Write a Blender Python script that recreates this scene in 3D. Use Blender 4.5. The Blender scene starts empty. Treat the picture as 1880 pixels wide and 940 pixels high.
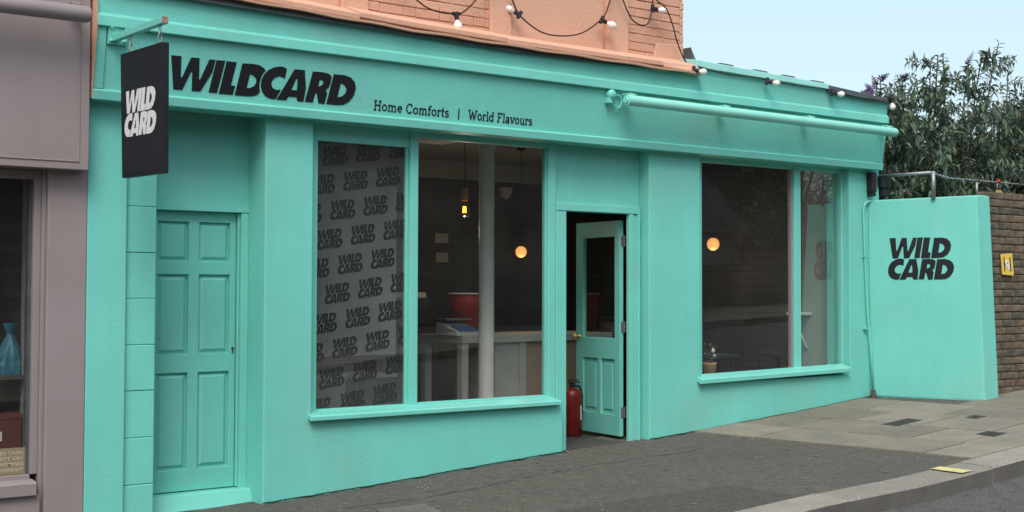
import bpy, bmesh, math, random
from mathutils import Vector, Matrix
from mathutils.geometry import tessellate_polygon
random.seed(11)
SC = bpy.context.scene
COL = SC.collection

# ------------------------------------------------------------------ camera
cd = bpy.data.cameras.new('camera'); cam = bpy.data.objects.new('camera', cd); COL.objects.link(cam)
r_ = Vector((0.7870657, -0.6168640, 0.0025310)); d_ = Vector((0.0242555, 0.0268476, -0.9993452)); f_ = Vector((0.6163921, 0.7866117, 0.0360932))
cam.matrix_world = Matrix(((r_.x, -d_.x, -f_.x, 0.0), (r_.y, -d_.y, -f_.y, -8.75), (r_.z, -d_.z, -f_.z, 1.6), (0, 0, 0, 1)))
cd.sensor_width = 36.0; cd.lens = 36.0 * 2490.4 / 1880.0
cd.shift_y = -30.0 / 1880.0
cd.clip_start = 0.1; cd.clip_end = 2000
SC.camera = cam

# ------------------------------------------------------------------ sky, sun, exposure
SUN_EL, SUN_AZ = 52.0, 222.0          # azimuth clockwise from +Y
w = bpy.data.worlds.new('World'); SC.world = w; w.use_nodes = True
nt = w.node_tree; bg = nt.nodes['Background']
sky = nt.nodes.new('ShaderNodeTexSky'); sky.sky_type = 'NISHITA'; sky.sun_disc = False
sky.sun_elevation = math.radians(SUN_EL); sky.sun_rotation = math.radians(SUN_AZ)
sky.air_density = 1.0; sky.dust_density = 3.5; sky.ozone_density = 0.2
hz_ = nt.nodes.new('ShaderNodeMix'); hz_.data_type = 'RGBA'; hz_.inputs[0].default_value = 0.50      # thin bright haze over the whole sky
hz_.inputs[7].default_value = (3.10, 4.00, 4.15, 1); nt.links.new(sky.outputs[0], hz_.inputs[6]); nt.links.new(hz_.outputs[2], bg.inputs['Color']); bg.inputs['Strength'].default_value = 0.15
sl = bpy.data.lights.new('sun', 'SUN'); so = bpy.data.objects.new('sun', sl); COL.objects.link(so)
sl.energy = 1.5; sl.angle = math.radians(30); sl.color = (1.0, 0.96, 0.9)
e, a = math.radians(SUN_EL), math.radians(SUN_AZ)
so.rotation_euler = Vector((math.sin(a) * math.cos(e), math.cos(a) * math.cos(e), math.sin(e))).to_track_quat('Z', 'Y').to_euler()
SC.view_settings.view_transform = 'Standard'; SC.view_settings.look = 'None'
SC.view_settings.exposure = 0.70; SC.view_settings.gamma = 1.0
SC.render.engine = 'CYCLES'
SC.cycles.use_denoising = True; SC.cycles.max_bounces = 8; SC.cycles.transparent_max_bounces = 12
SC.cycles.caustics_reflective = False; SC.cycles.caustics_refractive = False
SC.cycles.sample_clamp_indirect = 6.0

# ------------------------------------------------------------------ materials
def mat(name, col, rough=0.6, var=0.08, vscale=3.0, bump=0.0, bscale=80.0, spec=0.35, metal=0.0, fine=0.0, fscale=300.0, stain=None, stain_amt=0.3, stain_scale=1.2, obj_rand=0.0, streak=0.0, chips=None):
    m = bpy.data.materials.new(name); m.use_nodes = True
    n = m.node_tree.nodes; l = m.node_tree.links; b = n['Principled BSDF']
    b.inputs['Roughness'].default_value = rough; b.inputs['Metallic'].default_value = metal
    b.inputs['Specular IOR Level'].default_value = spec
    tc = n.new('ShaderNodeTexCoord')
    def noise(scale, det=4.0):
        t = n.new('ShaderNodeTexNoise'); t.inputs['Scale'].default_value = scale; t.inputs['Detail'].default_value = det
        l.new(tc.outputs['Object'], t.inputs['Vector']); return t
    rgb = n.new('ShaderNodeRGB'); rgb.outputs[0].default_value = (*col, 1); cur = rgb.outputs[0]
    def scale_by(sock_fac, lo, hi, cur):
        mr = n.new('ShaderNodeMapRange'); mr.inputs['To Min'].default_value = lo; mr.inputs['To Max'].default_value = hi
        mr.inputs['From Min'].default_value = 0.3; mr.inputs['From Max'].default_value = 0.7
        l.new(sock_fac, mr.inputs['Value'])
        mx = n.new('ShaderNodeMix'); mx.data_type = 'RGBA'; mx.blend_type = 'MULTIPLY'; mx.inputs[0].default_value = 1.0
        l.new(cur, mx.inputs[6]); l.new(mr.outputs[0], mx.inputs[7]); return mx.outputs[2]
    if var: cur = scale_by(noise(vscale).outputs[0], 1 - var, 1 + var, cur)
    if fine: cur = scale_by(noise(fscale, 2.0).outputs[0], 1 - fine, 1 + fine, cur)
    if stain:
        t = noise(stain_scale, 8.0); mr = n.new('ShaderNodeMapRange')
        mr.inputs['From Min'].default_value = 0.5; mr.inputs['From Max'].default_value = 0.72; mr.inputs['To Max'].default_value = stain_amt
        l.new(t.outputs[0], mr.inputs['Value'])
        mx = n.new('ShaderNodeMix'); mx.data_type = 'RGBA'; l.new(mr.outputs[0], mx.inputs[0]); l.new(cur, mx.inputs[6])
        mx.inputs[7].default_value = (*stain, 1); cur = mx.outputs[2]
    if streak:
        mp = n.new('ShaderNodeMapping'); mp.inputs['Scale'].default_value = (9.0, 9.0, 0.7); l.new(tc.outputs['Object'], mp.inputs[0])
        t = n.new('ShaderNodeTexNoise'); t.inputs['Scale'].default_value = 1.0; t.inputs['Detail'].default_value = 6.0; l.new(mp.outputs[0], t.inputs['Vector'])
        cur = scale_by(t.outputs[0], 1 - streak, 1 + streak * .5, cur)
    if chips:
        t = noise(38.0, 3.0); t2 = noise(1.7, 2.0); sm = n.new('ShaderNodeMath'); sm.operation = 'MULTIPLY'; l.new(t.outputs[0], sm.inputs[0]); l.new(t2.outputs[0], sm.inputs[1])
        mr = n.new('ShaderNodeMapRange'); mr.inputs['From Min'].default_value = 0.415; mr.inputs['From Max'].default_value = 0.43; l.new(sm.outputs[0], mr.inputs['Value'])
        mx = n.new('ShaderNodeMix'); mx.data_type = 'RGBA'; l.new(mr.outputs[0], mx.inputs[0]); l.new(cur, mx.inputs[6]); mx.inputs[7].default_value = (*chips, 1); cur = mx.outputs[2]
    if obj_rand:
        oi = n.new('ShaderNodeObjectInfo'); mr = n.new('ShaderNodeMapRange')
        mr.inputs['To Min'].default_value = 1 - obj_rand; mr.inputs['To Max'].default_value = 1 + obj_rand
        l.new(oi.outputs['Random'], mr.inputs['Value'])
        mx = n.new('ShaderNodeMix'); mx.data_type = 'RGBA'; mx.blend_type = 'MULTIPLY'; mx.inputs[0].default_value = 1.0
        l.new(cur, mx.inputs[6]); l.new(mr.outputs[0], mx.inputs[7]); cur = mx.outputs[2]
    l.new(cur, b.inputs['Base Color'])
    if bump:
        bp = n.new('ShaderNodeBump'); bp.inputs['Strength'].default_value = bump; bp.inputs['Distance'].default_value = 0.01
        l.new(noise(bscale, 6.0).outputs[0], bp.inputs['Height']); l.new(bp.outputs[0], b.inputs['Normal'])
    return m

def emit(name, col, strength):
    m = bpy.data.materials.new(name); m.use_nodes = True; b = m.node_tree.nodes['Principled BSDF']
    b.inputs['Base Color'].default_value = (*col, 1); b.inputs['Emission Color'].default_value = (*col, 1)
    b.inputs['Emission Strength'].default_value = strength; b.inputs['Roughness'].default_value = 0.4
    return m

def glass(name, tint=(0.97, 0.975, 0.97), ior=1.5):
    m = bpy.data.materials.new(name); m.use_nodes = True; n = m.node_tree.nodes; l = m.node_tree.links
    n.remove(n['Principled BSDF']); out = n['Material Output']
    t = n.new('ShaderNodeBsdfTransparent'); t.inputs[0].default_value = (*tint, 1)
    g = n.new('ShaderNodeBsdfGlossy'); g.inputs['Roughness'].default_value = 0.015; g.inputs[0].default_value = (1, 1, 1, 1)
    tc = n.new('ShaderNodeTexCoord'); ns = n.new('ShaderNodeTexNoise'); ns.inputs['Scale'].default_value = 1.6; ns.inputs['Detail'].default_value = 1
    bp = n.new('ShaderNodeBump'); bp.inputs['Strength'].default_value = 0.05; bp.inputs['Distance'].default_value = 0.02
    l.new(tc.outputs['Object'], ns.inputs[0]); l.new(ns.outputs[0], bp.inputs['Height']); l.new(bp.outputs[0], g.inputs['Normal'])
    fr = n.new('ShaderNodeFresnel'); fr.inputs[0].default_value = ior
    mx = n.new('ShaderNodeMixShader'); geo = n.new('ShaderNodeNewGeometry'); inv = n.new('ShaderNodeMath'); inv.operation = 'SUBTRACT'; inv.inputs[0].default_value = 1.0; l.new(geo.outputs['Backfacing'], inv.inputs[1])
    k = n.new('ShaderNodeMath'); k.operation = 'MULTIPLY'; l.new(fr.outputs[0], k.inputs[0]); l.new(inv.outputs[0], k.inputs[1])
    k2 = n.new('ShaderNodeMath'); k2.operation = 'MULTIPLY'; k2.use_clamp = True; k2.inputs[1].default_value = 1.9; l.new(k.outputs[0], k2.inputs[0]); l.new(k2.outputs[0], mx.inputs[0]); l.new(t.outputs[0], mx.inputs[1]); l.new(g.outputs[0], mx.inputs[2])
    df = n.new('ShaderNodeBsdfDiffuse'); df.inputs[0].default_value = (0.5, 0.49, 0.46, 1)      # thin dust, also standing in for hazy sky reflection to lift dark panes
    dn = n.new('ShaderNodeTexNoise'); dn.inputs['Scale'].default_value = 2.2; dn.inputs['Detail'].default_value = 6; l.new(tc.outputs['Object'], dn.inputs[0])
    dm = n.new('ShaderNodeMapRange'); dm.inputs['From Min'].default_value = 0.3; dm.inputs['From Max'].default_value = 0.75; dm.inputs['To Min'].default_value = 0.004; dm.inputs['To Max'].default_value = 0.018
    l.new(dn.outputs[0], dm.inputs['Value']); m2 = n.new('ShaderNodeMixShader'); l.new(dm.outputs[0], m2.inputs[0]); l.new(mx.outputs[0], m2.inputs[1]); l.new(df.outputs[0], m2.inputs[2])
    l.new(m2.outputs[0], out.inputs[0]); return m

def leafmat(name, a, b):
    m = bpy.data.materials.new(name); m.use_nodes = True; n = m.node_tree.nodes; l = m.node_tree.links; p = n['Principled BSDF']
    p.inputs['Roughness'].default_value = 0.55; p.inputs['Specular IOR Level'].default_value = 0.3
    g = n.new('ShaderNodeNewGeometry'); r = n.new('ShaderNodeValToRGB')
    r.color_ramp.elements[0].color = (*a, 1); r.color_ramp.elements[1].color = (*b, 1)
    l.new(g.outputs['Random Per Island'], r.inputs[0])
    mx = n.new('ShaderNodeMix'); mx.data_type = 'RGBA'; l.new(g.outputs['Backfacing'], mx.inputs[0]); l.new(r.outputs[0], mx.inputs[6])
    mx.inputs[7].default_value = (0.20, 0.25, 0.22, 1); l.new(mx.outputs[2], p.inputs['Base Color'])
    return m

def brickmat(name, c1, c2, mortar, scale=1.0):
    m = bpy.data.materials.new(name); m.use_nodes = True; n = m.node_tree.nodes; l = m.node_tree.links; p = n['Principled BSDF']
    p.inputs['Roughness'].default_value = 0.85
    tc = n.new('ShaderNodeTexCoord'); mp = n.new('ShaderNodeMapping'); mp.inputs['Rotation'].default_value = (math.radians(90), 0, 0)
    br = n.new('ShaderNodeTexBrick'); br.inputs['Scale'].default_value = 1.0; br.inputs['Brick Width'].default_value = 0.235; br.inputs['Row Height'].default_value = 0.076
    br.inputs['Mortar Size'].default_value = 0.008
    br.inputs['Color1'].default_value = (*c1, 1); br.inputs['Color2'].default_value = (*c2, 1); br.inputs['Mortar'].default_value = (*mortar, 1)
    l.new(tc.outputs['Object'], mp.inputs[0]); l.new(mp.outputs[0], br.inputs[0]); l.new(br.outputs[0], p.inputs['Base Color'])
    bp = n.new('ShaderNodeBump'); bp.invert = True; bp.inputs['Strength'].default_value = 0.5; bp.inputs['Distance'].default_value = 0.01
    l.new(br.outputs['Fac'], bp.inputs['Height']); l.new(bp.outputs[0], p.inputs['Normal'])
    return m

TEAL = (0.172, 0.588, 0.516)
M = {}
M['teal_wall'] = mat('teal_masonry_paint', TEAL, 0.62, 0.05, 1.5, 0.2, 45.0, 0.25, fine=0.05, fscale=120, stain=(0.21, 0.50, 0.43), stain_amt=0.6, stain_scale=1.1, streak=0.03)
M['teal_wood'] = mat('teal_gloss_paint', (0.178, 0.592, 0.516), 0.38, 0.04, 2.0, 0.10, 30.0, 0.4, fine=0.03, fscale=90, stain=(0.21, 0.52, 0.45), stain_amt=0.5, stain_scale=1.7, streak=0.03)
M['teal_door'] = mat('teal_door_paint', (0.158, 0.538, 0.474), 0.45, 0.05, 2.5, 0.12, 40.0, 0.4, fine=0.03, fscale=90, stain=(0.17, 0.42, 0.36), stain_amt=0.4, stain_scale=2.2)
M['teal_light'] = mat('pale_teal_flashing', (0.30, 0.64, 0.60), 0.5, 0.06, 4.0, 0.2, 25.0)
M['grey'] = mat('mauve_grey_paint', (0.285, 0.237, 0.243), 0.6, 0.05, 2.0, 0.12, 60.0, 0.3, fine=0.05, fscale=160, stain=(0.25, 0.205, 0.205), stain_amt=0.5, stain_scale=1.5)
M['grey_wood'] = mat('mauve_grey_joinery', (0.275, 0.23, 0.235), 0.5, 0.05, 3.0, 0.1, 40.0, 0.35)
M['peach'] = mat('peach_masonry_paint', (0.65, 0.375, 0.265), 0.7, 0.05, 2.0, 0.4, 35.0, 0.2, fine=0.05, fscale=70, stain=(0.56, 0.31, 0.22), stain_amt=0.4, stain_scale=2.0)
M['peach_brick'] = mat('peach_painted_brick', (0.61, 0.34, 0.24), 0.75, 0.08, 6.0, 0.6, 50.0, 0.2, stain=(0.52, 0.28, 0.20), stain_amt=0.5, stain_scale=4.0, obj_rand=0.05)
M['peach_joint'] = mat('peach_painted_mortar', (0.57, 0.315, 0.22), 0.85, 0.1, 8.0, 0.5, 60.0, 0.1)
M['slate'] = mat('slate_grey_lead', (0.07, 0.085, 0.095), 0.6, 0.2, 8.0, 0.3, 40.0)
M['black'] = mat('black_paint', (0.012, 0.012, 0.016), 0.45, 0.1, 5.0, 0.0, 40, 0.3)
M['board'] = mat('black_sign_board', (0.013, 0.014, 0.019), 0.5, 0.1, 3.0, 0.05, 40, 0.25)
M['white_vinyl'] = mat('white_vinyl', (0.72, 0.71, 0.74), 0.5, 0.03, 8.0)
M['steel'] = mat('galvanised_steel', (0.30, 0.31, 0.32), 0.55, 0.15, 20.0, 0.1, 60, 0.5, metal=0.8)
M['hinge'] = mat('dull_hinge_steel', (0.22, 0.22, 0.22), 0.45, 0.2, 30.0, 0.2, 60, 0.5, metal=0.6)
M['rust'] = mat('rust_flecked_steel', (0.30, 0.16, 0.12), 0.7, 0.3, 40.0, 0.3, 60)
M['asphalt'] = mat('worn_asphalt', (0.099, 0.091, 0.079), 0.9, 0.16, 14.0, 0.8, 90.0, 0.25, fine=0.34, fscale=75, stain=(0.078, 0.072, 0.064), stain_amt=0.6, stain_scale=0.8)
M['asphalt_dark'] = mat('dark_asphalt_patch', (0.078, 0.074, 0.067), 0.9, 0.16, 14.0, 0.8, 90.0, 0.25, fine=0.34, fscale=75)
M['road'] = mat('road_asphalt', (0.094, 0.091, 0.088), 0.85, 0.18, 10.0, 1.0, 80.0, 0.3, fine=0.5, fscale=60)
M['slab'] = mat('concrete_paving', (0.212, 0.190, 0.156), 0.85, 0.12, 3.0, 0.5, 90.0, 0.25, fine=0.25, fscale=80, stain=(0.17, 0.16, 0.14), stain_amt=0.7, stain_scale=2.4, obj_rand=0.16)
M['kerb'] = mat('granite_kerb', (0.255, 0.236, 0.208), 0.8, 0.10, 4.0, 0.4, 130.0, 0.3, fine=0.35, fscale=90, stain=(0.20, 0.185, 0.165), stain_amt=0.55, stain_scale=3.0, obj_rand=0.1)
M['kerb_face'] = mat('darker_kerb_face', (0.125, 0.118, 0.112), 0.85, 0.15, 5.0, 0.4, 120.0, 0.3, fine=0.2, fscale=190)  # darker than the kerb tops, used on the road side
M['iron'] = mat('cast_iron_cover', (0.055, 0.052, 0.05), 0.6, 0.2, 20.0, 0.6, 90.0, 0.4)
M['yellow'] = mat('worn_yellow_paint', (0.60, 0.53, 0.22), 0.75, 0.1, 20.0, 0.3, 100, 0.3, stain=(0.33, 0.30, 0.2), stain_amt=0.8, stain_scale=16.0)
M['earth'] = mat('earth', (0.09, 0.075, 0.055), 0.95, 0.2, 2.0, 0.5, 30)
M['dirt'] = mat('dirt_line', (0.06, 0.056, 0.045), 0.95, 0.3, 20.0, 0.6, 80)
M['brick_a'] = mat('sooty_stock_brick', (0.130, 0.105, 0.085), 0.9, 0.25, 14.0, 0.7, 90.0, 0.2, fine=0.2, fscale=150, stain=(0.20, 0.175, 0.15), stain_amt=0.5, stain_scale=14.0, obj_rand=0.35)
M['mortar'] = mat('old_mortar', (0.075, 0.066, 0.054), 0.95, 0.2, 9.0, 0.7, 90.0, 0.1)
M['wire'] = mat('brown_black_cable', (0.045, 0.022, 0.016), 0.6, 0.1, 20)
M['bulb'] = mat('milky_bulb', (0.80, 0.76, 0.70), 0.25, 0.03, 20, 0, 1, 0.5)
M['socket'] = mat('black_rubber', (0.018, 0.016, 0.018), 0.6, 0.1, 20)
M['glass'] = glass('window_glass')
M['nib'] = mat('pale_nib_plaster', (0.36, 0.36, 0.34), 0.9, 0.05, 2.0)
M['board_pale'] = mat('grey_display_board', (0.60, 0.60, 0.58), 0.8, 0.25, 2.0)
M['red_shaded'] = mat('shaded_red_card', (0.085, 0.012, 0.010), 0.6, 0.15, 8.0)  # red darkened so the colour carries the shade inside the window
M['gum'] = mat('trodden_gum', (0.20, 0.185, 0.165), 0.8, 0.4, 3.0)
M['in_dark'] = brickmat('charcoal_painted_brick', (0.040, 0.038, 0.038), (0.058, 0.052, 0.05), (0.03, 0.03, 0.03))
M['in_floor'] = mat('dark_shop_floor', (0.05, 0.05, 0.055), 0.5, 0.15, 2.0, 0.1, 40)
M['in_ceil'] = mat('grey_shop_ceiling', (0.32, 0.30, 0.28), 0.9, 0.05, 2.0)
M['in_pale'] = mat('pale_plaster', (0.55, 0.53, 0.49), 0.9, 0.05, 2.0)
M['column'] = mat('white_painted_column', (0.72, 0.70, 0.66), 0.6, 0.06, 6.0, 0.3, 50)
M['counter'] = mat('pale_plywood', (0.52, 0.50, 0.46), 0.6, 0.08, 5.0)
M['tan'] = mat('tan_board', (0.42, 0.28, 0.17), 0.7, 0.08, 5.0)
M['red'] = mat('red_enamel', (0.40, 0.028, 0.024), 0.35, 0.1, 5.0)
M['red_dark'] = mat('red_extinguisher', (0.13, 0.009, 0.008), 0.35, 0.1, 5.0)
M['white'] = mat('white_plastic', (0.68, 0.67, 0.65), 0.5, 0.04, 8.0)
M['blue'] = mat('blue_panel', (0.04, 0.13, 0.38), 0.4, 0.1, 20.0)
M['cyan'] = mat('blue_plastic_bag', (0.03, 0.14, 0.20), 0.4, 0.3, 14.0)
M['darkwood'] = mat('dark_stained_wood', (0.06, 0.055, 0.05), 0.6, 0.15, 8.0)
M['stool'] = mat('dark_green_stool', (0.012, 0.022, 0.021), 0.5, 0.15, 8.0)
M['terra'] = mat('terracotta', (0.42, 0.24, 0.15), 0.8, 0.1, 10)
M['leaf_pot'] = leafmat('pot_leaf', (0.03, 0.07, 0.03), (0.08, 0.14, 0.06))
M['globe'] = emit('lit_globe', (1.0, 0.40, 0.12), 0.8)
_n = M['globe'].node_tree.nodes; _lw = _n.new('ShaderNodeLayerWeight'); _lw.inputs[0].default_value = 0.45; _mr = _n.new('ShaderNodeMapRange'); _mr.inputs['To Min'].default_value = 0.85; _mr.inputs['To Max'].default_value = 0.28
M['globe'].node_tree.links.new(_lw.outputs['Facing'], _mr.inputs['Value']); M['globe'].node_tree.links.new(_mr.outputs[0], _n['Principled BSDF'].inputs['Emission Strength'])
M['roller'] = mat('pale_teal_roller', (0.26, 0.67, 0.57), 0.28, 0.05, 6.0, 0.03, 30.0, 0.6)
M['filament'] = emit('glowing_filament', (1.0, 0.50, 0.08), 6.0)
M['amber'] = glass('amber_bulb_glass', (0.8, 0.5, 0.2))
M['brass'] = mat('brass', (0.62, 0.44, 0.12), 0.4, 0.1, 20, metal=0.5)
M['holder'] = mat('wooden_holder', (0.30, 0.19, 0.11), 0.6, 0.1, 20)
M['signtan'] = mat('tan_notice_board', (0.235, 0.19, 0.12), 0.7, 0.08, 20)
M['hyd_yellow'] = mat('hydrant_yellow', (0.78, 0.55, 0.09), 0.5, 0.06, 20, stain=(0.5, 0.36, 0.1), stain_amt=0.4, stain_scale=20)
M['leaf'] = leafmat('buddleia_leaf', (0.036, 0.064, 0.036), (0.12, 0.18, 0.11))
M['leaf2'] = leafmat('dark_leaf', (0.024, 0.042, 0.030), (0.07, 0.10, 0.07))
M['stem'] = mat('woody_stem', (0.13, 0.10, 0.07), 0.85, 0.2, 12)
M['flower'] = mat('lilac_flower', (0.30, 0.18, 0.42), 0.7, 0.2, 30)
M['flower_dry'] = mat('faded_flower', (0.22, 0.16, 0.19), 0.8, 0.2, 30)
M['bark'] = mat('bark', (0.10, 0.08, 0.06), 0.9, 0.2, 8, 0.6, 20)
M['house_brick'] = brickmat('brown_house_brick', (0.075, 0.055, 0.042), (0.10, 0.07, 0.05), (0.09, 0.08, 0.07))
M['roof_tile'] = mat('roof_slate', (0.07, 0.07, 0.08), 0.7, 0.2, 3, 0.4, 20)
M['render'] = mat('pale_render', (0.45, 0.44, 0.42), 0.8, 0.06, 2)
def film():
    m = bpy.data.materials.new('smoky_window_film'); m.use_nodes = True; n = m.node_tree.nodes; l = m.node_tree.links
    n.remove(n['Principled BSDF']); t = n.new('ShaderNodeBsdfTransparent'); t.inputs[0].default_value = (0.70, 0.71, 0.71, 1)
    d = n.new('ShaderNodeBsdfDiffuse'); d.inputs[0].default_value = (0.15, 0.155, 0.155, 1)
    mx = n.new('ShaderNodeMixShader'); mx.inputs[0].default_value = 0.42
    l.new(t.outputs[0], mx.inputs[1]); l.new(d.outputs[0], mx.inputs[2]); l.new(mx.outputs[0], n['Material Output'].inputs[0]); return m
M['film'] = film()
M['print'] = mat('black_film_print', (0.010, 0.011, 0.014), 0.6, 0.05, 5)

# ------------------------------------------------------------------ helpers
def tag(o, label=None, cat=None, group=None, kind=None):
    if label: o['label'] = label
    if cat: o['category'] = cat
    if group: o['group'] = group
    if kind: o['kind'] = kind
    return o

WPOS = {}
def thing(name, loc, label=None, cat=None, group=None, kind=None):
    o = bpy.data.objects.new(name, None); COL.objects.link(o); o.location = loc; o.empty_display_size = 0.2
    WPOS[o] = Vector(loc)
    return tag(o, label, cat, group, kind)

class MB:
    """collects world-space geometry; build() links it as one mesh object"""
    def __init__(s): s.v = []; s.f = []; s.mi = []
    def add(s, vs, fs, mi=0):
        k = len(s.v); s.v += [tuple(p) for p in vs]; s.f += [tuple(k + i for i in f) for f in fs]; s.mi += [mi] * len(fs); return s
    def box(s, x0, x1, y0, y1, z0, z1, mi=0):
        return s.add([(x0, y0, z0), (x1, y0, z0), (x1, y1, z0), (x0, y1, z0), (x0, y0, z1), (x1, y0, z1), (x1, y1, z1), (x0, y1, z1)],
                     [(0, 3, 2, 1), (4, 5, 6, 7), (0, 1, 5, 4), (1, 2, 6, 5), (2, 3, 7, 6), (3, 0, 4, 7)], mi)
    def quad(s, a, b, c, d, mi=0): return s.add([a, b, c, d], [(0, 1, 2, 3)], mi)
    def hexa(s, p, mi=0):   # 8 points: bottom 4 ccw, top 4 ccw
        return s.add(p, [(0, 3, 2, 1), (4, 5, 6, 7), (0, 1, 5, 4), (1, 2, 6, 5), (2, 3, 7, 6), (3, 0, 4, 7)], mi)
    def sweepx(s, prof, x0, x1, mi=0):   # prof: list of (y,z), closed, extruded along X
        n = len(prof)
        vs = [(x0, y, z) for y, z in prof] + [(x1, y, z) for y, z in prof]
        fs = [(i, (i + 1) % n, n + (i + 1) % n, n + i) for i in range(n)] + [tuple(range(n - 1, -1, -1)), tuple(range(n, 2 * n))]
        return s.add(vs, fs, mi)
    def tube(s, pts, r, n=8, mi=0, cap=True):
        pts = [Vector(p) for p in pts]; k = len(pts); rs = r if isinstance(r, (list, tuple)) else [r] * k
        base = len(s.v); up = Vector((0, 0, 1)); prev = None
        for i, p in enumerate(pts):
            t = (pts[min(i + 1, k - 1)] - pts[max(i - 1, 0)]).normalized()
            if prev is None:
                ref = up if abs(t.dot(up)) < 0.9 else Vector((1, 0, 0)); u = t.cross(ref).normalized()
            else:
                u = (prev - t * prev.dot(t)).normalized()
            prev = u; v = t.cross(u)
            for j in range(n):
                an = 2 * math.pi * j / n; s.v.append(tuple(p + (u * math.cos(an) + v * math.sin(an)) * rs[i]))
        for i in range(k - 1):
            for j in range(n):
                s.f.append((base + i * n + j, base + i * n + (j + 1) % n, base + (i + 1) * n + (j + 1) % n, base + (i + 1) * n + j)); s.mi.append(mi)
        if cap:
            s.f.append(tuple(base + j for j in range(n - 1, -1, -1))); s.f.append(tuple(base + (k - 1) * n + j for j in range(n))); s.mi += [mi, mi]
        return s
    def lathe(s, c, prof, n=20, axis=None, mi=0):   # prof: (r, h) along axis from c
        ax = Vector(axis or (0, 0, 1)).normalized(); c = Vector(c)
        ref = Vector((1, 0, 0)) if abs(ax.x) < 0.9 else Vector((0, 1, 0)); u = ax.cross(ref).normalized(); v = ax.cross(u)
        base = len(s.v)
        for r, h in prof:
            for j in range(n):
                an = 2 * math.pi * j / n; s.v.append(tuple(c + ax * h + (u * math.cos(an) + v * math.sin(an)) * max(r, 1e-4)))
        for i in range(len(prof) - 1):
            for j in range(n):
                s.f.append((base + i * n + j, base + i * n + (j + 1) % n, base + (i + 1) * n + (j + 1) % n, base + (i + 1) * n + j)); s.mi.append(mi)
        s.f.append(tuple(base + j for j in range(n - 1, -1, -1))); s.f.append(tuple(base + (len(prof) - 1) * n + j for j in range(n))); s.mi += [mi, mi]
        return s
    def sphere(s, c, r, n=16, sz=1.0, mi=0):
        k = n // 2
        return s.lathe((c[0], c[1], c[2]), [(r * math.sin(math.pi * i / k), -r * sz * math.cos(math.pi * i / k)) for i in range(k + 1)], n, None, mi)
    def poly(s, loops, fn, depth=0.004, mi=0):
        """loops: outer + holes in 2D; fn(u, v, d) -> 3D point, d = distance proud of the surface"""
        flat = [p for lp in loops for p in lp]; n = len(flat)
        tris = tessellate_polygon([[Vector((u, v, 0)) for u, v in lp] for lp in loops])
        vs = [fn(u, v, depth) for u, v in flat] + [fn(u, v, 0.0) for u, v in flat]; fs = []
        for t in tris:
            a, b, c = [Vector(vs[i]) for i in t]; fs.append(tuple(t))
        k = 0
        for lp in loops:
            m = len(lp)
            for i in range(m): fs.append((k + i, k + (i + 1) % m, n + k + (i + 1) % m, n + k + i))
            k += m
        return s.add(vs, fs, mi)
    def build(s, name, m, parent=None, bev=0.0, smooth=False, loc=None, seg=2):
        if parent is not None: o0 = WPOS[parent]
        elif loc is not None: o0 = Vector(loc)
        else:
            xs = [p[0] for p in s.v]; ys = [p[1] for p in s.v]; zs = [p[2] for p in s.v]
            o0 = Vector(((min(xs) + max(xs)) / 2, (min(ys) + max(ys)) / 2, min(zs)))
        me = bpy.data.meshes.new(name)
        me.from_pydata([(p[0] - o0.x, p[1] - o0.y, p[2] - o0.z) for p in s.v], [], s.f)
        for mm in (m if isinstance(m, (list, tuple)) else [m]): me.materials.append(M[mm] if isinstance(mm, str) else mm)
        me.polygons.foreach_set('material_index', s.mi)
        bm = bmesh.new(); bm.from_mesh(me); bmesh.ops.recalc_face_normals(bm, faces=bm.faces); bm.to_mesh(me); bm.free()
        if smooth: me.polygons.foreach_set('use_smooth', [True] * len(me.polygons))
        me.update()
        o = bpy.data.objects.new(name, me); COL.objects.link(o); WPOS[o] = o0
        if parent is not None: o.parent = parent
        else: o.location = o0
        if bev:
            b = o.modifiers.new('bevel', 'BEVEL'); b.width = bev; b.segments = seg; b.limit_method = 'ANGLE'; b.angle_limit = math.radians(40)
        return o

def bars(name, m, parent, boxes, bev=.005):
    for q in boxes: MB().box(*q).build(name, m, parent, bev=bev)

def raw(name, me, parent, loc, scale=(1, 1, 1), rot=(0, 0, 0)):
    """a piece that shares mesh data; loc is in world space"""
    o = bpy.data.objects.new(name, me); COL.objects.link(o); o.parent = parent
    o.location = Vector(loc) - WPOS[parent]; o.scale = scale; o.rotation_euler = rot
    WPOS[o] = Vector(loc)
    return o

def facade(xs, zs, solid, y0, y1):
    """merged slab with openings: cells of the xs/zs grid where solid(i,j)"""
    b = MB(); idx = {}
    def vid(x, y, z):
        k = (round(x, 4), round(y, 4), round(z, 4))
        if k not in idx: idx[k] = len(b.v); b.v.append((x, y, z))
        return idx[k]
    def face(*ps): b.f.append(tuple(vid(*p) for p in ps)); b.mi.append(0)
    nx, nz = len(xs) - 1, len(zs) - 1
    S = lambda i, j: 0 <= i < nx and 0 <= j < nz and solid(i, j)
    for i in range(nx):
        for j in range(nz):
            if not S(i, j): continue
            x0, x1, z0, z1 = xs[i], xs[i + 1], zs[j], zs[j + 1]
            face((x0, y0, z0), (x1, y0, z0), (x1, y0, z1), (x0, y0, z1)); face((x0, y1, z0), (x0, y1, z1), (x1, y1, z1), (x1, y1, z0))
            if not S(i - 1, j): face((x0, y0, z0), (x0, y0, z1), (x0, y1, z1), (x0, y1, z0))
            if not S(i + 1, j): face((x1, y0, z0), (x1, y1, z0), (x1, y1, z1), (x1, y0, z1))
            if not S(i, j - 1): face((x0, y0, z0), (x0, y1, z0), (x1, y1, z0), (x1, y0, z0))
            if not S(i, j + 1): face((x0, y0, z1), (x1, y0, z1), (x1, y1, z1), (x0, y1, z1))
    return b

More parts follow.
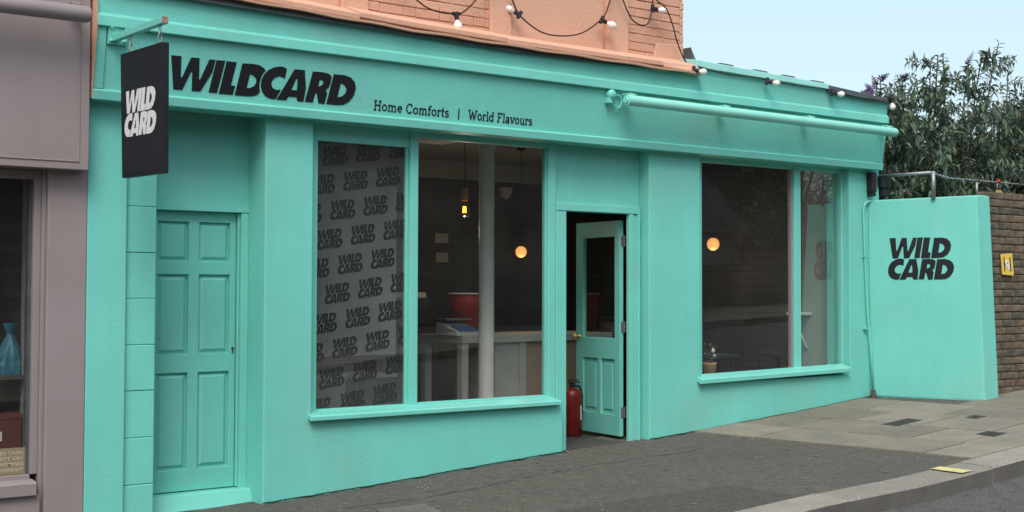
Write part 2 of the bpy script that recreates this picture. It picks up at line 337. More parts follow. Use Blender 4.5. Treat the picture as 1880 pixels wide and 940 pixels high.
def fill(xs, zs, rects):
    """solid everywhere except inside any rect (x0,x1,z0,z1)"""
    def s(i, j):
        cx, cz = (xs[i] + xs[i + 1]) / 2, (zs[j] + zs[j + 1]) / 2
        return not any(r[0] < cx < r[1] and r[2] < cz < r[3] for r in rects)
    return s

GX = [-30, -3, 2, 4.626, 5.604, 6.369, 7.415, 7.9, 8.44, 9.08, 9.9, 10.7, 11.476, 12.5, 16, 60]
GZ = [-1.6, -.32, -.07, .061, .112, .166, .228, .246, .264, .305, .365, .425, .492, .575, .82, 3.2]
def g0(x):
    for i in range(len(GX) - 1):
        if x <= GX[i + 1] or i == len(GX) - 2:
            return GZ[i] + (GZ[i + 1] - GZ[i]) * (x - GX[i]) / (GX[i + 1] - GX[i])
def g(x, y): return (g0(x - .18) + g0(x) * 2 + g0(x + .18)) / 4 + 0.025 * min(y, 0.0)

LOGO = {'W':[[(0.0,0.99),(0.325,0.998),(0.347,0.371),(0.397,0.376),(0.647,0.993),(0.913,1.001),(0.942,0.369),(0.989,0.367),(1.248,1.0),(1.445,1.004),(1.362,0.614),(1.019,0.005),(0.738,-0.004),(0.713,0.569),(0.67,0.565),(0.423,0.0),(0.143,-0.009)]],'I':[[(1.482,1.001),(1.77,1.011),(1.571,0.012),(1.292,0.003)]],'L':[[(1.822,1.003),(2.158,1.004),(2.016,0.282),(2.158,0.278),(2.105,-0.001),(1.633,-0.007)]],'D':[[(2.358,0.99),(2.68,1.01),(2.94,0.996),(3.11,0.916),(3.172,0.845),(3.085,0.753),(3.021,0.614),(2.991,0.455),(2.993,0.298),(3.025,0.176),(2.949,0.079),(2.804,0.024),(2.614,-0.0),(2.169,-0.006)],[(2.637,0.687),(2.76,0.658),(2.86,0.581),(2.884,0.462),(2.809,0.333),(2.687,0.27),(2.555,0.247)]],'C':[[(3.913,0.977),(3.865,0.669),(3.786,0.707),(3.648,0.725),(3.512,0.662),(3.416,0.548),(3.397,0.441),(3.457,0.335),(3.594,0.284),(3.75,0.309),(3.596,-0.003),(3.402,-0.006),(3.227,0.055),(3.102,0.18),(3.042,0.355),(3.056,0.548),(3.124,0.711),(3.257,0.864),(3.45,0.979),(3.665,1.029),(3.802,1.026)]],'A':[[(4.19,0.995),(4.558,1.004),(4.647,0.436),(4.595,0.0),(4.375,-0.001),(4.334,0.123),(4.048,0.118),(3.958,-0.006),(3.636,-0.01)],[(4.272,0.702),(4.328,0.704),(4.336,0.339),(4.125,0.334)]],'R':[[(4.861,0.992),(5.207,1.002),(5.445,0.979),(5.561,0.9),(5.546,0.736),(5.49,0.55),(5.376,0.432),(5.442,0.348),(5.371,-0.004),(5.15,-0.005),(5.058,0.316),(5.005,0.311),(4.938,0.009),(4.647,0.005)],[(5.127,0.757),(5.242,0.743),(5.283,0.675),(5.223,0.579),(5.092,0.527)]],'E':[[(5.639,0.98),(6.035,0.99),(6.288,0.935),(6.449,0.798),(6.51,0.61),(6.453,0.367),(6.294,0.152),(6.085,0.032),(5.876,0.003),(5.441,0.002)],[(5.924,0.718),(6.058,0.677),(6.156,0.558),(6.14,0.422),(6.02,0.299),(5.832,0.253)]]}
def shift(loops, dx, dy=0.0): return [[(u + dx, v + dy) for u, v in lp] for lp in loops]
LINE = [LOGO[k] for k in 'WILDCARE']
fullD = shift(LOGO['E'], 2.36 - LOGO['E'][0][0][0])
STACK = [shift(l, 0, 1.04) for l in (LOGO['W'], LOGO['I'], LOGO['L'], fullD)] + [shift(LOGO[k], -3.16, 0) for k in 'CARE']
SW = 3.36; SH = 2.05        # stacked logo width (about) and height in letter units, x from -0.1

# slab serif stroke lettering --------------------------------------------------
def arc(cx, cy, rx, ry, a0, a1, n=14): return [(cx + rx * math.cos(math.radians(a0 + (a1 - a0) * i / n)), cy + ry * math.sin(math.radians(a0 + (a1 - a0) * i / n))) for i in range(n + 1)]
def ser(x, y, hw=.15): return [(x - hw, y), (x + hw, y)]
T_ = .06
GL = {
 'H': (.98, [[(.22, 0), (.22, 1)], [(.76, 0), (.76, 1)], [(.22, .52), (.76, .52)], ser(.22, T_), ser(.76, T_), ser(.22, 1 - T_), ser(.76, 1 - T_)]),
 'o': (.72, [arc(.36, .34, .25, .28, 0, 360, 22)]),
 'm': (1.16, [[(.2, 0), (.2, .66)], [(.08, .62), (.2, .62)], arc(.39, .40, .19, .22, 180, 0) + [(.58, 0)], arc(.77, .40, .19, .22, 180, 0) + [(.96, 0)], ser(.2, T_, .12), ser(.58, T_, .12), ser(.96, T_, .12)]),
 'e': (.68, [[(.11, .36), (.58, .36)], arc(.35, .34, .24, .28, 0, 315, 20)]),
 'C': (.88, [arc(.48, .5, .36, .45, 42, 318, 22), [(.74, .66), (.74, .92)]]),
 'f': (.46, [[(.2, 0), (.2, .78)] + arc(.36, .78, .16, .17, 180, 60, 6), [(.04, .62), (.4, .62)], ser(.2, T_, .15)]),
 'r': (.54, [[(.19, 0), (.19, .66)], [(.07, .62), (.19, .62)], arc(.39, .38, .2, .24, 170, 60, 8), ser(.19, T_, .15)]),
 't': (.48, [[(.2, .9), (.2, .2)] + arc(.33, .2, .13, .14, 180, 300, 8), [(.03, .62), (.42, .62)]]),
 's': (.56, [arc(.29, .49, .18, .135, 30, 270, 12) + arc(.29, .195, .2, .15, 90, -150, 12)]),
 'W': (1.26, [[(.16, 1), (.40, 0), (.63, .86), (.86, 0), (1.12, 1)], ser(.16, 1 - T_, .16), ser(1.12, 1 - T_, .14)]),
 'l': (.38, [[(.2, 0), (.2, 1)], [(.06, .95), (.2, .95)], ser(.2, T_, .15)]),
 'd': (.76, [[(.58, 0), (.58, 1)], [(.44, .95), (.58, .95)], arc(.34, .34, .24, .28, 0, 360, 22), [(.58, T_), (.7, T_)]]),
 'F': (.80, [[(.22, 0), (.22, 1)], [(.08, .94), (.7, .94), (.7, .76)], [(.22, .52), (.56, .52)], ser(.22, T_)]),
 'a': (.68, [arc(.31, .46, .2, .17, 150, 0, 10) + [(.51, 0)], arc(.31, .2, .2, .155, 0, 360, 16), [(.51, T_), (.62, T_)]]),
 'v': (.70, [[(.12, .66), (.35, 0), (.58, .66)], ser(.12, .62, .12), ser(.58, .62, .12)]),
 'u': (.76, [[(.06, .62), (.18, .62)], [(.18, .66), (.18, .26)] + arc(.37, .26, .19, .21, 180, 360, 10), [(.56, .66), (.56, 0)], [(.44, .62), (.56, .62)], [(.56, T_), (.68, T_)]]),
 ' ': (.40, []),
}
def text_width(t): return sum(GL[c][0] for c in t)
def slab_text(mb, t, x0, z0, width, cap, fn, sw=.125, depth=.003):
    k = width / text_width(t); x = x0
    for ch in t:
        adv, st = GL[ch]
        for li, pl in enumerate(st):
            for si in range(len(pl) - 1):
                a, b = Vector(pl[si]), Vector(pl[si + 1]); d = (b - a)
                if d.length < 1e-6: continue
                d.normalize(); nn = Vector((-d.y, d.x)) * sw / 2; ex = d * (sw * .22 if len(pl) > 2 else 0)
                q = [a - ex - nn, b + ex - nn, b + ex + nn, a - ex + nn]
                mb.poly([[(x + p.x * k, z0 + p.y * cap) for p in q]], fn, depth + .0001 * ((si + li) % 7))
        x += adv * k

# ------------------------------------------------------------------ ground
def sheet(name, m, x0, x1, y0, y1, nx, ny, zf, kind='structure'):
    b = MB()
    for i in range(nx + 1):
        for j in range(ny + 1):
            x = x0 + (x1 - x0) * i / nx; y = y0 + (y1 - y0) * j / ny; b.v.append((x, y, zf(x, y)))
    for i in range(nx):
        for j in range(ny):
            a = i * (ny + 1) + j; b.f.append((a, a + ny + 1, a + ny + 2, a + 1)); b.mi.append(0)
    return tag(b.build(name, m, loc=(0, 0, 0), smooth=True), kind=kind)
KY = -2.55; KW = 0.285; KH = 0.125
def hz(x, y): return g(max(-25, min(x, 55)), 0) - 0.3 - 0.004 * max(0, abs(y) - 5)
sheet('ground', 'earth', -300, 300, -300, 300, 60, 60, lambda x, y: -2.2 + 0.02 * max(-60, min(x, 60)) - 0.5)
pav = sheet('pavement', 'asphalt', -12, 40, KY, 0.5, 208, 8, lambda x, y: g(x, y))
road = sheet('road', 'road', -25, 55, -9.6, KY - KW + .01, 160, 10, lambda x, y: g(x, KY - KW) - KH + 0.02 * math.sin(math.pi * min(1, max(0, (KY - KW - y) / 6.7))))
far = sheet('far_pavement', 'slab', -25, 55, -13.0, -9.6, 80, 4, lambda x, y: g(x, KY) + 0.0)
yard = sheet('yard', 'earth', 12.25, 60, -0.64, 30, 60, 12, lambda x, y: g(x, 0) + 0.05)
kerb = thing('kerb', (8, KY, 0), kind='structure')
# kerb stones
def kerbstone(x0, x1, j=0.0, far=False):
    b = MB(); n = max(2, int((x1 - x0) / .25)); ya, yb = (KY, KY - KW) if not far else (-9.6, -9.32)
    o = [(0, 0.0), (.012, .0), (.0, .0)]
    P = []
    for i in range(n + 1):
        x = x0 + .003 + (x1 - x0 - .006) * i / n; z = g(x, ya) + j; zb = g(x, yb) + j
        sx = -.06 * (0 if far else 1)
        P.append([(x, ya, z - .2), (x, ya, z + .004), (x, yb + (.012 if not far else -.012), zb + .004), (x, yb, zb - .010), (x, yb, zb - .3)])
    for p in P: b.v += p
    for i in range(n):
        for k in range(4):
            b.f.append((i * 5 + k, i * 5 + k + 1, i * 5 + 5 + k + 1, i * 5 + 5 + k)); b.mi.append(1 if k == 3 else 0)
    b.f += [(0, 1, 2, 3, 4), tuple(n * 5 + k for k in (4, 3, 2, 1, 0))]; b.mi += [0, 0]
    return b
xk = 3.0; js = []
joints = [-11.5 + .915 * i for i in range(16)] + [3.2, 4.1, 5.05, 5.95, 6.85, 7.55, 8.21, 9.29, 10.2, 11.1, 12.0]
joints = sorted(j for j in set([3.2 - .915 * i for i in range(1, 16)] + [3.2, 4.1, 5.05, 5.95, 6.85, 7.55, 8.21, 9.29, 10.2, 11.1, 12.0] + [12.0 + .915 * i for i in range(1, 28)]))
for i in range(len(joints) - 1):
    kerbstone(joints[i], joints[i + 1], random.uniform(-.004, .004)).build('kerb_stone', ['kerb', 'kerb_face'], kerb)
fk = MB()
for i in range(60):
    q = kerbstone(-20 + i * 1.2, -20 + (i + 1) * 1.2, 0, True); fk.add(q.v, q.f)
tag(fk.build('far_kerb', 'kerb', loc=(0, -9.6, 0)), kind='structure')
# yellow loading mark on kerb
b = MB(); pts = [(8.90, KY - .003), (9.015, KY - .003), (9.05, KY - KW + .016), (8.92, KY - KW + .016)]
b.quad(*[(x, y, g(x, y) + .0115) for x, y in pts]); b.quad(*[(x, y, g(x, y) + .0105) for x, y in pts[::-1]])
y_ = b.build('yellow_mark', 'yellow', kerb)
# paving slabs right of the skewed asphalt edge:  x = u - 0.205*y
def slab(u0, u1, va, vb, dz):
    b = MB(); gp = .005; u0 += gp; u1 -= gp; va -= gp; vb += gp; n = 3
    top = []; 
    for i in range(n + 1):
        for j in range(n + 1):
            v = va + (vb - va) * j / n; u = u0 + (u1 - u0) * i / n; x = u - .205 * v; top.append((x, v, g(x, v) + .009 + dz))
    b.v += top; N = n + 1
    for i in range(n):
        for j in range(n): b.f.append((i * N + j, (i + 1) * N + j, (i + 1) * N + j + 1, i * N + j + 1)); b.mi.append(0)
    ring = [i * N for i in range(N)] + [n * N + j for j in range(1, N)] + [i * N + n for i in range(n - 1, -1, -1)] + [j for j in range(n - 1, 0, -1)]
    k = len(b.v); b.v += [(top[r][0], top[r][1], top[r][2] - .03) for r in ring]
    for i in range(len(ring)): b.f.append((ring[i], ring[(i + 1) % len(ring)], k + (i + 1) % len(ring), k + i)); b.mi.append(0)
    return b
rows = [(8.96, 9.55, [0.0, -.62, -1.56, -2.14, KY]), (9.55, 10.15, [0.0, -.55, -1.10, -1.66, -2.10, KY]), (10.15, 10.78, [0, -.75, -1.35, -2.02, KY]),
        (10.78, 11.4, [0, -.45, -1.2, -1.9, KY])]
u = 11.4
for k in range(14): rows.append((u, u + .62, [-.98, -1.55 + .2 * (k % 2), -2.1 + .1 * (k % 3), KY])); u += .62
for u0, u1, vs in rows:
    for i in range(len(vs) - 1):
        slab(u0, u1, vs[i], vs[i + 1], random.uniform(-.003, .003)).build('paving_slab', 'slab', pav)
# asphalt patch, covers
def ground_poly(pts, dz, th=.02):
    b = MB(); n = len(pts); b.v = [(x, y, g(x, y) + dz) for x, y in pts] + [(x, y, g(x, y) + dz - th) for x, y in pts]
    b.f = [tuple(range(n))] + [(i, (i + 1) % n, n + (i + 1) % n, n + i) for i in range(n)]; b.mi = [0] * len(b.f); return b
def gridpatch(pts, dz, m, name, n=10):
    b = MB(); a, bb, c, d = [Vector((*p, 0)) for p in pts]
    for i in range(n + 1):
        for j in range(n + 1):
            s, t = i / n, j / n; p = (a * (1 - s) + bb * s) * (1 - t) + (d * (1 - s) + c * s) * t; b.v.append((p.x, p.y, g(p.x, p.y) + dz))
    for i in range(n):
        for j in range(n): b.f.append((i * (n + 1) + j, (i + 1) * (n + 1) + j, (i + 1) * (n + 1) + j + 1, i * (n + 1) + j + 1)); b.mi.append(0)
    return b.build(name, m, pav, smooth=True)
gridpatch([(3.5, -1.25), (7.33, -1.92), (7.42, KY), (3.5, KY)], .005, 'asphalt_dark', 'asphalt_patch', 16)
def cover(c, sx, sy, rot, label, ribs=True, m='iron'):
    b = MB(); ca, sa = math.cos(rot), math.sin(rot)
    def P(u, v, dz): x = c[0] + u * ca - v * sa; y = c[1] + u * sa + v * ca; return (x, y, g(x, y) + dz)
    def bx(u0, u1, v0, v1, z0, z1): b.hexa([P(u0, v0, z0), P(u1, v0, z0), P(u1, v1, z0), P(u0, v1, z0), P(u0, v0, z1), P(u1, v0, z1), P(u1, v1, z1), P(u0, v1, z1)])
    bx(-sx / 2, sx / 2, -sy / 2, sy / 2, -.03, .0125)
    if ribs:
        n = max(4, int(sx / .035))
        for i in range(n):
            u0 = -sx / 2 + .012 + (sx - .024) * i / n; bx(u0, u0 + .016, -sy / 2 + .015, sy / 2 - .015, .0128, .0155)
    o = b.build('utility_cover', m, loc=(c[0], c[1], g(*c)), bev=0); return tag(o, label, 'utility cover', 'utility covers in the pavement')
cover((10.48, -1.165), .40, .17, .03, 'ribbed iron gully cover in the paving nearest the wing wall corner')
cover((10.46, -2.08), .19, .17, .05, 'small square iron cover in the pale slabs close to the kerb')
cover((11.09, -1.52), .17, .12, .05, 'smallest iron cover set in slabs beside the end of the wing wall')
cover((5.2, -1.02), .36, .44, -.2, 'pale concrete access cover in the asphalt below the film covered window', False, 'kerb_face')
# trodden gum and tar spots
b = MB(); rr = random.Random(41)
for i in range(70):
    x = rr.uniform(4.9, 9.4); y = rr.uniform(-2.5, -.2)
    if x > 8.9 - .2 * y: continue
    s = rr.uniform(.007, .019); n = 8; z = g(x, y) + .0065
    b.add([(x + s * math.cos(6.283 * k / n) * rr.uniform(.8, 1.15), y + s * math.sin(6.283 * k / n) * rr.uniform(.8, 1.15), z) for k in range(n)], [tuple(range(n))])
tag(b.build('gum_spots', 'gum', loc=(7, -1, .1)), kind='stuff')
# a thin wandering crack in the asphalt
b = MB(); pv = None; rr = random.Random(77); x, y = 4.9, -.55
for i in range(70):
    x += .05; y += rr.uniform(-.016, .0145); w_ = rr.uniform(.002, .006); z = g(x, y) + .0062
    cur = [(x, y - w_, z), (x, y + w_, z)]
    if pv: b.add([pv[0], cur[0], cur[1], pv[1]], [(0, 1, 2, 3)])
    pv = cur
tag(b.build('crack', 'dirt', loc=(6.5, -.6, .1)), kind='stuff')
# grit on the pavement
b = MB(); rr = random.Random(4)
for i in range(260):
    x = rr.uniform(4.7, 11.2); y = -abs(rr.gauss(0, .35)) - .015 if i % 2 else rr.uniform(-2.5, -.05)
    s = rr.uniform(.003, .009); z = g(x, y) + .008
    b.add([(x - s, y, z), (x, y - s, z), (x + s, y + s * .3, z), (x, y + s, z), (x, y, z + s * .8)], [(0, 1, 4), (1, 2, 4), (2, 3, 4), (3, 0, 4)])
tag(b.build('grit', 'slab', loc=(8, -1, .2)), kind='stuff')

# ------------------------------------------------------------------ the teal shop
shop = thing('shop_building', (7.5, 0.0, 0.2), 'teal painted shop with two large windows, open doorway and WILDCARD fascia', 'shop')
ZT = 3.45
# left pilaster, pier, stall risers, right piers: one merged front skin
xs = [3.30, 3.575]; MB().box(3.302, 3.575, .0, .5, -.4, 3.32).build('pilaster', 'teal_wall', shop, bev=.008)
# block pier
MB().box(3.575, 3.795, .0385, .5, -.4, 3.32).build('pier_core', 'teal_wall', shop)
zs = [-.06, .275, .59, .905, 1.214, 1.527, 1.837, 2.151, 2.47, 2.80]
for i in range(len(zs) - 1):
    rr = .0015 * ((i * 7) % 3)
    MB().box(3.577, 3.795, .029 + rr, .039, zs[i] + .002, zs[i + 1] - .002).build('stone_block', 'teal_wall', shop, bev=.005)
# front wall with openings
XS = [4.605, 4.997, 7.405, 8.41, 9.06, 11.225, 11.72]; ZS = [-.4, .05, .30, .645, .738, 2.86, 3.32]
op = [(4.997, 7.405, .645, 2.86), (7.405, 8.41, -.5, 2.86), (9.06, 11.225, .738, 2.86)]
facade(XS, ZS, fill(XS, ZS, op), 0.0, .30).build('front_wall', 'teal_wall', shop, bev=.010)
# the wall over the first door and the sides of its recess
MB().box(3.795, 4.605, .26, .5, 2.185, 3.32).build('door_overpanel', 'teal_wall', shop)
MB().box(11.42, 11.72, .305, 4.3, -.4, 3.32).build('side_wall', 'teal_wall', shop)
# --- six panel door
bars('door_frame', 'teal_wood', shop, [(4.547, 4.604, .25, .36, .05, 2.145), (3.797, 3.86, .25, .36, .05, 2.145), (3.797, 4.604, .245, .36, 2.148, 2.183), (4.53, 4.546, .275, .30, .16, 2.145)], .004)
MB().hexa([(3.797, .16, .035), (4.66, .16, .045), (4.66, .38, .05), (3.797, .38, .05), (3.797, .20, .150), (4.62, .20, .150), (4.62, .38, .155), (3.797, .38, .155)]).build('threshold', 'teal_wood', shop, bev=.006)
D1 = [3.86, 3.925, 4.160, 4.240, 4.482, 4.53]; DZ = [.16, .312, .996, 1.127, 1.695, 1.789, 2.072, 2.145]
holes = [(D1[a], D1[a + 1], DZ[c], DZ[c + 1]) for a in (1, 3) for c in (1, 3, 5)]
door = facade(D1, DZ, fill(D1, DZ, holes), .302, .345).build('door', 'teal_door', shop, bev=.004)
for r in holes:
    x0, x1, z0, z1 = r; i = .035
    p = MB().box(x0, x1, .326, .345, z0, z1)
    p.add([(x0 + .012, .326, z0 + .012), (x1 - .012, .326, z0 + .012), (x1 - .012, .326, z1 - .012), (x0 + .012, .326, z1 - .012), (x0 + i, .312, z0 + i), (x1 - i, .312, z0 + i), (x1 - i, .312, z1 - i), (x0 + i, .312, z1 - i)],
          [(4, 5, 6, 7), (0, 1, 5, 4), (1, 2, 6, 5), (2, 3, 7, 6), (3, 0, 4, 7)])
    p.build('door_panel', 'teal_door', door, bev=.002)
MB().lathe((4.508, .303, 1.16), [(.011, 0), (.011, -.006), (.004, -.007)], 12, (0, 1, 0)).box(4.504, 4.512, .294, .3, 1.125, 1.148).build('keyhole', 'iron', door)
# --- left window
win = thing('window', (6.2, .12, .66)); win.parent = shop; win.location = Vector((6.2, .12, .66)) - WPOS[shop]
bars('stile', 'teal_wood', win, [(4.93, 5.09, .095, .17, .66, 2.86), (5.912, 5.988, .085, .17, .66, 2.86), (7.322, 7.404, .095, .17, .645, 2.86)], .006)
bars('rail', 'teal_wood', win, [(5.09, 5.912, .10, .165, 2.703, 2.86), (5.988, 7.322, .10, .165, 2.790, 2.86), (5.09, 5.912, .09, .165, .646, .700), (5.988, 7.322, .09, .165, .646, .705)], .006)
bars('glazing_bead', 'teal_wood', win, [(5.889, 5.911, .115, .16, .701, 2.702), (7.305, 7.321, .115, .16, .706, 2.789)], .003)
s = MB(); s.sweepx([(-.055, .632), (-.055, .662), (-.045, .671), (.095, .690), (.095, .646), (-.02, .640), (-.03, .632)], 4.965, 7.345); s.build('sill', 'teal_wood', win, bev=.003)
PANE_L = (5.088, 5.890, .701, 2.702); PANE_R = (5.988, 7.306, .706, 2.789)
MB().box(5.088, 5.890, .128, .134, .701, 2.702).build('pane', 'glass', win)
MB().box(5.988, 7.306, .128, .134, .706, 2.789).build('pane', 'glass', win)
MB().quad((5.085, .139, .70), (5.892, .139, .70), (5.892, .139, 2.704), (5.085, .139, 2.704)).build('window_film', 'film', win)
# the repeating print on the film
th = math.radians(7.5); wo = WPOS[win]
for i in range(-8, 9):
    for j in range(-3, 13):
        ox = 5.265 + .293 * i - .112 * j; oz = 2.607 + .044 * i - .2265 * j
        if not (4.97 < ox < 6.0 and .63 < oz < 2.78): continue
        b = MB()
        for L in STACK:
            lp = []
            for loop in L:
                q = []
                for uu, vv in loop:
                    du, dv = (uu - 1.63) * .0640, (vv - 1.02) * .0715; q.append((ox + du, oz + dv + du * .13))
                lp.append(q)
            b.poly(lp, lambda x, z, d: (x, .1385 - d, z), .0012)
        pr = b.build('film_print', 'print', win)
        bm = bmesh.new(); bm.from_mesh(pr.data)
        for co, no in (((5.089, 0, 0), (-1, 0, 0)), ((5.888, 0, 0), (1, 0, 0)), ((0, 0, .703), (0, 0, -1)), ((0, 0, 2.70), (0, 0, 1))):
            bmesh.ops.bisect_plane(bm, geom=bm.verts[:] + bm.edges[:] + bm.faces[:], plane_co=Vector(co) - wo, plane_no=no, clear_outer=True)
        n_left = sum(f_.calc_area() for f_ in bm.faces) > .0016; bm.to_mesh(pr.data); bm.free()
        if not n_left: bpy.data.objects.remove(pr)
# --- right window
win2 = thing('window', (10.1, .1, .74)); win2.parent = shop; win2.location = Vector((10.1, .1, .74)) - WPOS[shop]
bars('stile', 'teal_wood', win2, [(9.0, 9.165, .08, .15, .74, 2.86), (10.458, 10.556, .07, .15, .74, 2.86), (11.192, 11.224, .075, .15, .74, 2.86)], .006)
bars('rail', 'teal_wood', win2, [(9.165, 10.458, .08, .145, 2.786, 2.86), (10.556, 11.192, .08, .145, 2.786, 2.86), (9.165, 10.458, .075, .145, .742, .803), (10.556, 11.192, .075, .145, .742, .818)], .006)
bars('glazing_bead', 'grey_wood', win2, [(10.436, 10.457, .095, .14, .804, 2.785)], .003)
s = MB()
prof = [(-.055, -.052), (-.055, -.014), (-.045, -.004), (.075, .026), (.075, -.03), (-.02, -.04), (-.03, -.052)]
s.v = [(x, y, z + zz) for x, zz in ((9.012, .787), (11.175, .822)) for y, z in prof]; n = len(prof)
s.f = [(i, (i + 1) % n, n + (i + 1) % n, n + i) for i in range(n)] + [tuple(range(n - 1, -1, -1)), tuple(range(n, 2 * n))]; s.mi = [0] * len(s.f)
s.build('sill', 'teal_wood', win2, bev=.003)
MB().box(9.163, 10.438, .108, .114, .804, 2.786).build('pane', 'glass', win2)
MB().box(10.556, 11.193, .108, .114, .818, 2.786).build('pane', 'glass', win2)
# --- shop doorway
MB().box(7.406, 8.409, .125, .2, 2.332, 2.86).build('transom_panel', 'teal_wood', shop, bev=.003)
bars('door_frame', 'teal_wood', shop, [(7.406, 7.515, .085, .20, .16, 2.266), (8.246, 8.30, .085, .125, .20, 2.266), (8.3002, 8.345, .095, .125, .20, 2.266), (8.3452, 8.375, .075, .125, .20, 2.266), (8.3752, 8.409, .11, .24, .20, 2.331), (7.406, 8.375, .08, .20, 2.267, 2.331)], .005)
MB().hexa([(7.515, .06, .15), (8.236, .06, .15), (8.236, .5, .15), (7.515, .5, .15), (7.515, .06, .243), (8.236, .06, .256), (8.236, .5, .256), (7.515, .5, .25)]).build('doorstep', 'iron', shop, bev=.006)
# open leaf, swung inwards square to the front (faces -X)
ldoor = thing('door', (8.24, .2, .29)); ldoor.parent = shop; ldoor.location = Vector((8.24, .2, .29)) - WPOS[shop]
ldoor['label'] = 'open shop door with dark glass upper panel, swung inwards'
LX0, LX1 = 8.195, 8.235
YS = [.20, .285, .505, .555, .80, .92]; ZD = [.285, .42, .47, .965, 1.10, 1.155, 2.03, 2.07, 2.215]
lh = [(.285, .80, 1.155, 2.07), (.285, .505, .47, .965), (.555, .80, .47, .965)]
q = facade(YS, ZD, fill(YS, ZD, lh), LX0, LX1)
q.v = [(y, x, z) for x, y, z in q.v]
q.build('leaf', 'teal_door', ldoor, bev=.004)
for r in lh[1:]:
    MB().box(LX0 + .016, LX1 - .012, r[0], r[1], r[2], r[3]).box(LX0 + .007, LX0 + .0162, r[0] + .045, r[1] - .045, r[2] + .045, r[3] - .045).build('door_panel', 'teal_door', ldoor, bev=.003)
MB().box(LX0 + .018, LX0 + .024, .286, .799, 1.156, 2.069).build('pane', 'glass', ldoor)
MB().lathe((LX0, .86, 1.16), [(.022, 0), (.022, -.006), (.009, -.010), (.009, -.035), (.026, -.045), (.028, -.06), (.02, -.072), (.0, -.074)], 14, (1, 0, 0)).build('handle', 'brass', ldoor, smooth=True)
for z in (.50, 1.26, 2.03):
    h = MB().box(LX0 + .012, LX1 + .001, .193, .199, z - .045, z + .045).box(8.2362, 8.262, .1932, .199, z - .045, z + .045)
    h.tube([(8.236, .190, z - .05), (8.236, .190, z + .05)], .008, 8)
    h.build('hinge', 'hinge', ldoor)
ldoor.rotation_euler = (0, 0, math.radians(-8)); ldoor.location += Vector((.048, .0, 0))
# --- fascia: profile swept along the front
def yb(z): return -.095 - (z - 2.90) * .1375
fas = thing('fascia', (7.5, -.1, 2.83)); fas.parent = shop; fas.location = Vector((7.5, -.1, 2.83)) - WPOS[shop]
FX0, FX1 = 3.283, 11.635
MB().sweepx([(yb(2.89), 2.88), (yb(3.32), 3.32), (-.01, 3.32), (-.01, 2.88)], FX0 + .012, FX1 - .012).build('board', 'teal_wall', fas)
MB().sweepx([(-.112, 2.832), (-.122, 2.892), (-.112, 2.902), (yb(2.90) + .004, 2.905), (.10, 2.90), (.10, 2.832)], FX0, FX1).build('bottom_rail', 'teal_wood', fas, bev=.004)
def stile(x0, x1):
    b = MB(); o = -.016
    b.hexa([(x0, yb(2.90) + o, 2.906), (x1, yb(2.90) + o, 2.906), (x1, .0, 2.906), (x0, .0, 2.906), (x0, yb(3.31) + o, 3.306), (x1, yb(3.31) + o, 3.306), (x1, .0, 3.306), (x0, .0, 3.306)]); return b
stile(FX0, FX0 + .07).build('end_stile', 'teal_wood', fas, bev=.003); stile(FX1 - .085, FX1).build('end_stile', 'teal_wood', fas, bev=.003)
MB().sweepx([(yb(3.3), 3.3065), (-.186, 3.3065), (-.190, 3.312), (-.190, 3.376), (-.184, 3.380), (-.184, 3.386), (-.172, 3.3935), (-.16, 3.394), (0, 3.394), (0, 3.3065)], FX0, FX1).build('moulding', 'teal_wood', fas, bev=.003)
# frieze: follows the settled top edge
b = MB(); top = [(3.283, 3.60), (5.2, 3.60), (8.84, 3.60), (8.841, 3.632), (10.65, 3.585), (11.64, 3.545)]
for k in range(len(top) - 1):
    (xa, za), (xb, zb) = top[k], top[k + 1]
    b.hexa([(xa, -.162, 3.3945), (xb, -.162, 3.3945), (xb, .0, 3.3945), (xa, .0, 3.3945), (xa, -.168, za), (xb, -.168, zb), (xb, .0, zb), (xa, .0, za)])
bm_ = b.build('frieze', 'teal_wall', fas)
MB().hexa([(8.80, -.205, 3.60), (10.66, -.205, 3.572), (10.66, .05, 3.60), (8.80, .05, 3.64), (8.80, -.20, 3.668), (10.66, -.20, 3.622), (10.66, .05, 3.67), (8.80, .05, 3.71)]).build('capping', 'teal_light', fas, bev=.006)
MB().hexa([(10.662, -.212, 3.545), (11.66, -.212, 3.515), (11.66, .05, 3.55), (10.662, .05, 3.60), (10.662, -.205, 3.612), (11.66, -.205, 3.560), (11.66, .05, 3.60), (10.662, .05, 3.65)]).build('roof_edge', 'slate', fas, bev=.006)
for x in (9.15, 9.62, 10.02, 10.45):
    z = 3.668 - (x - 8.8) * .0247 + .012; MB().hexa([(x, -.19, z - .014), (x + .16, -.19, z - .018), (x + .16, -.05, z), (x, -.05, z), (x, -.18, z + .006), (x + .16, -.18, z + .002), (x + .16, -.05, z + .014), (x, -.05, z + .014)]).build('lifted_felt', 'slate', fas)
# lead gap between the frieze and the peach ledge
MB().hexa([(3.29, -.215, 3.565), (6.7, -.205, 3.508), (6.7, .0, 3.54), (3.29, .0, 3.56), (3.29, -.19, 3.61), (6.7, -.19, 3.553), (6.7, .0, 3.60), (3.29, .0, 3.63)]).hexa([(6.7, -.205, 3.508), (8.83, -.20, 3.534), (8.83, .0, 3.55), (6.7, .0, 3.54), (6.7, -.19, 3.553), (8.83, -.19, 3.546), (8.83, 0, 3.60), (6.7, 0, 3.60)]).build('lead_flashing', 'slate', fas)
MB().box(8.835, 11.70, .001, 4.3, 3.40, 3.56).build('flat_roof', 'slate', shop)
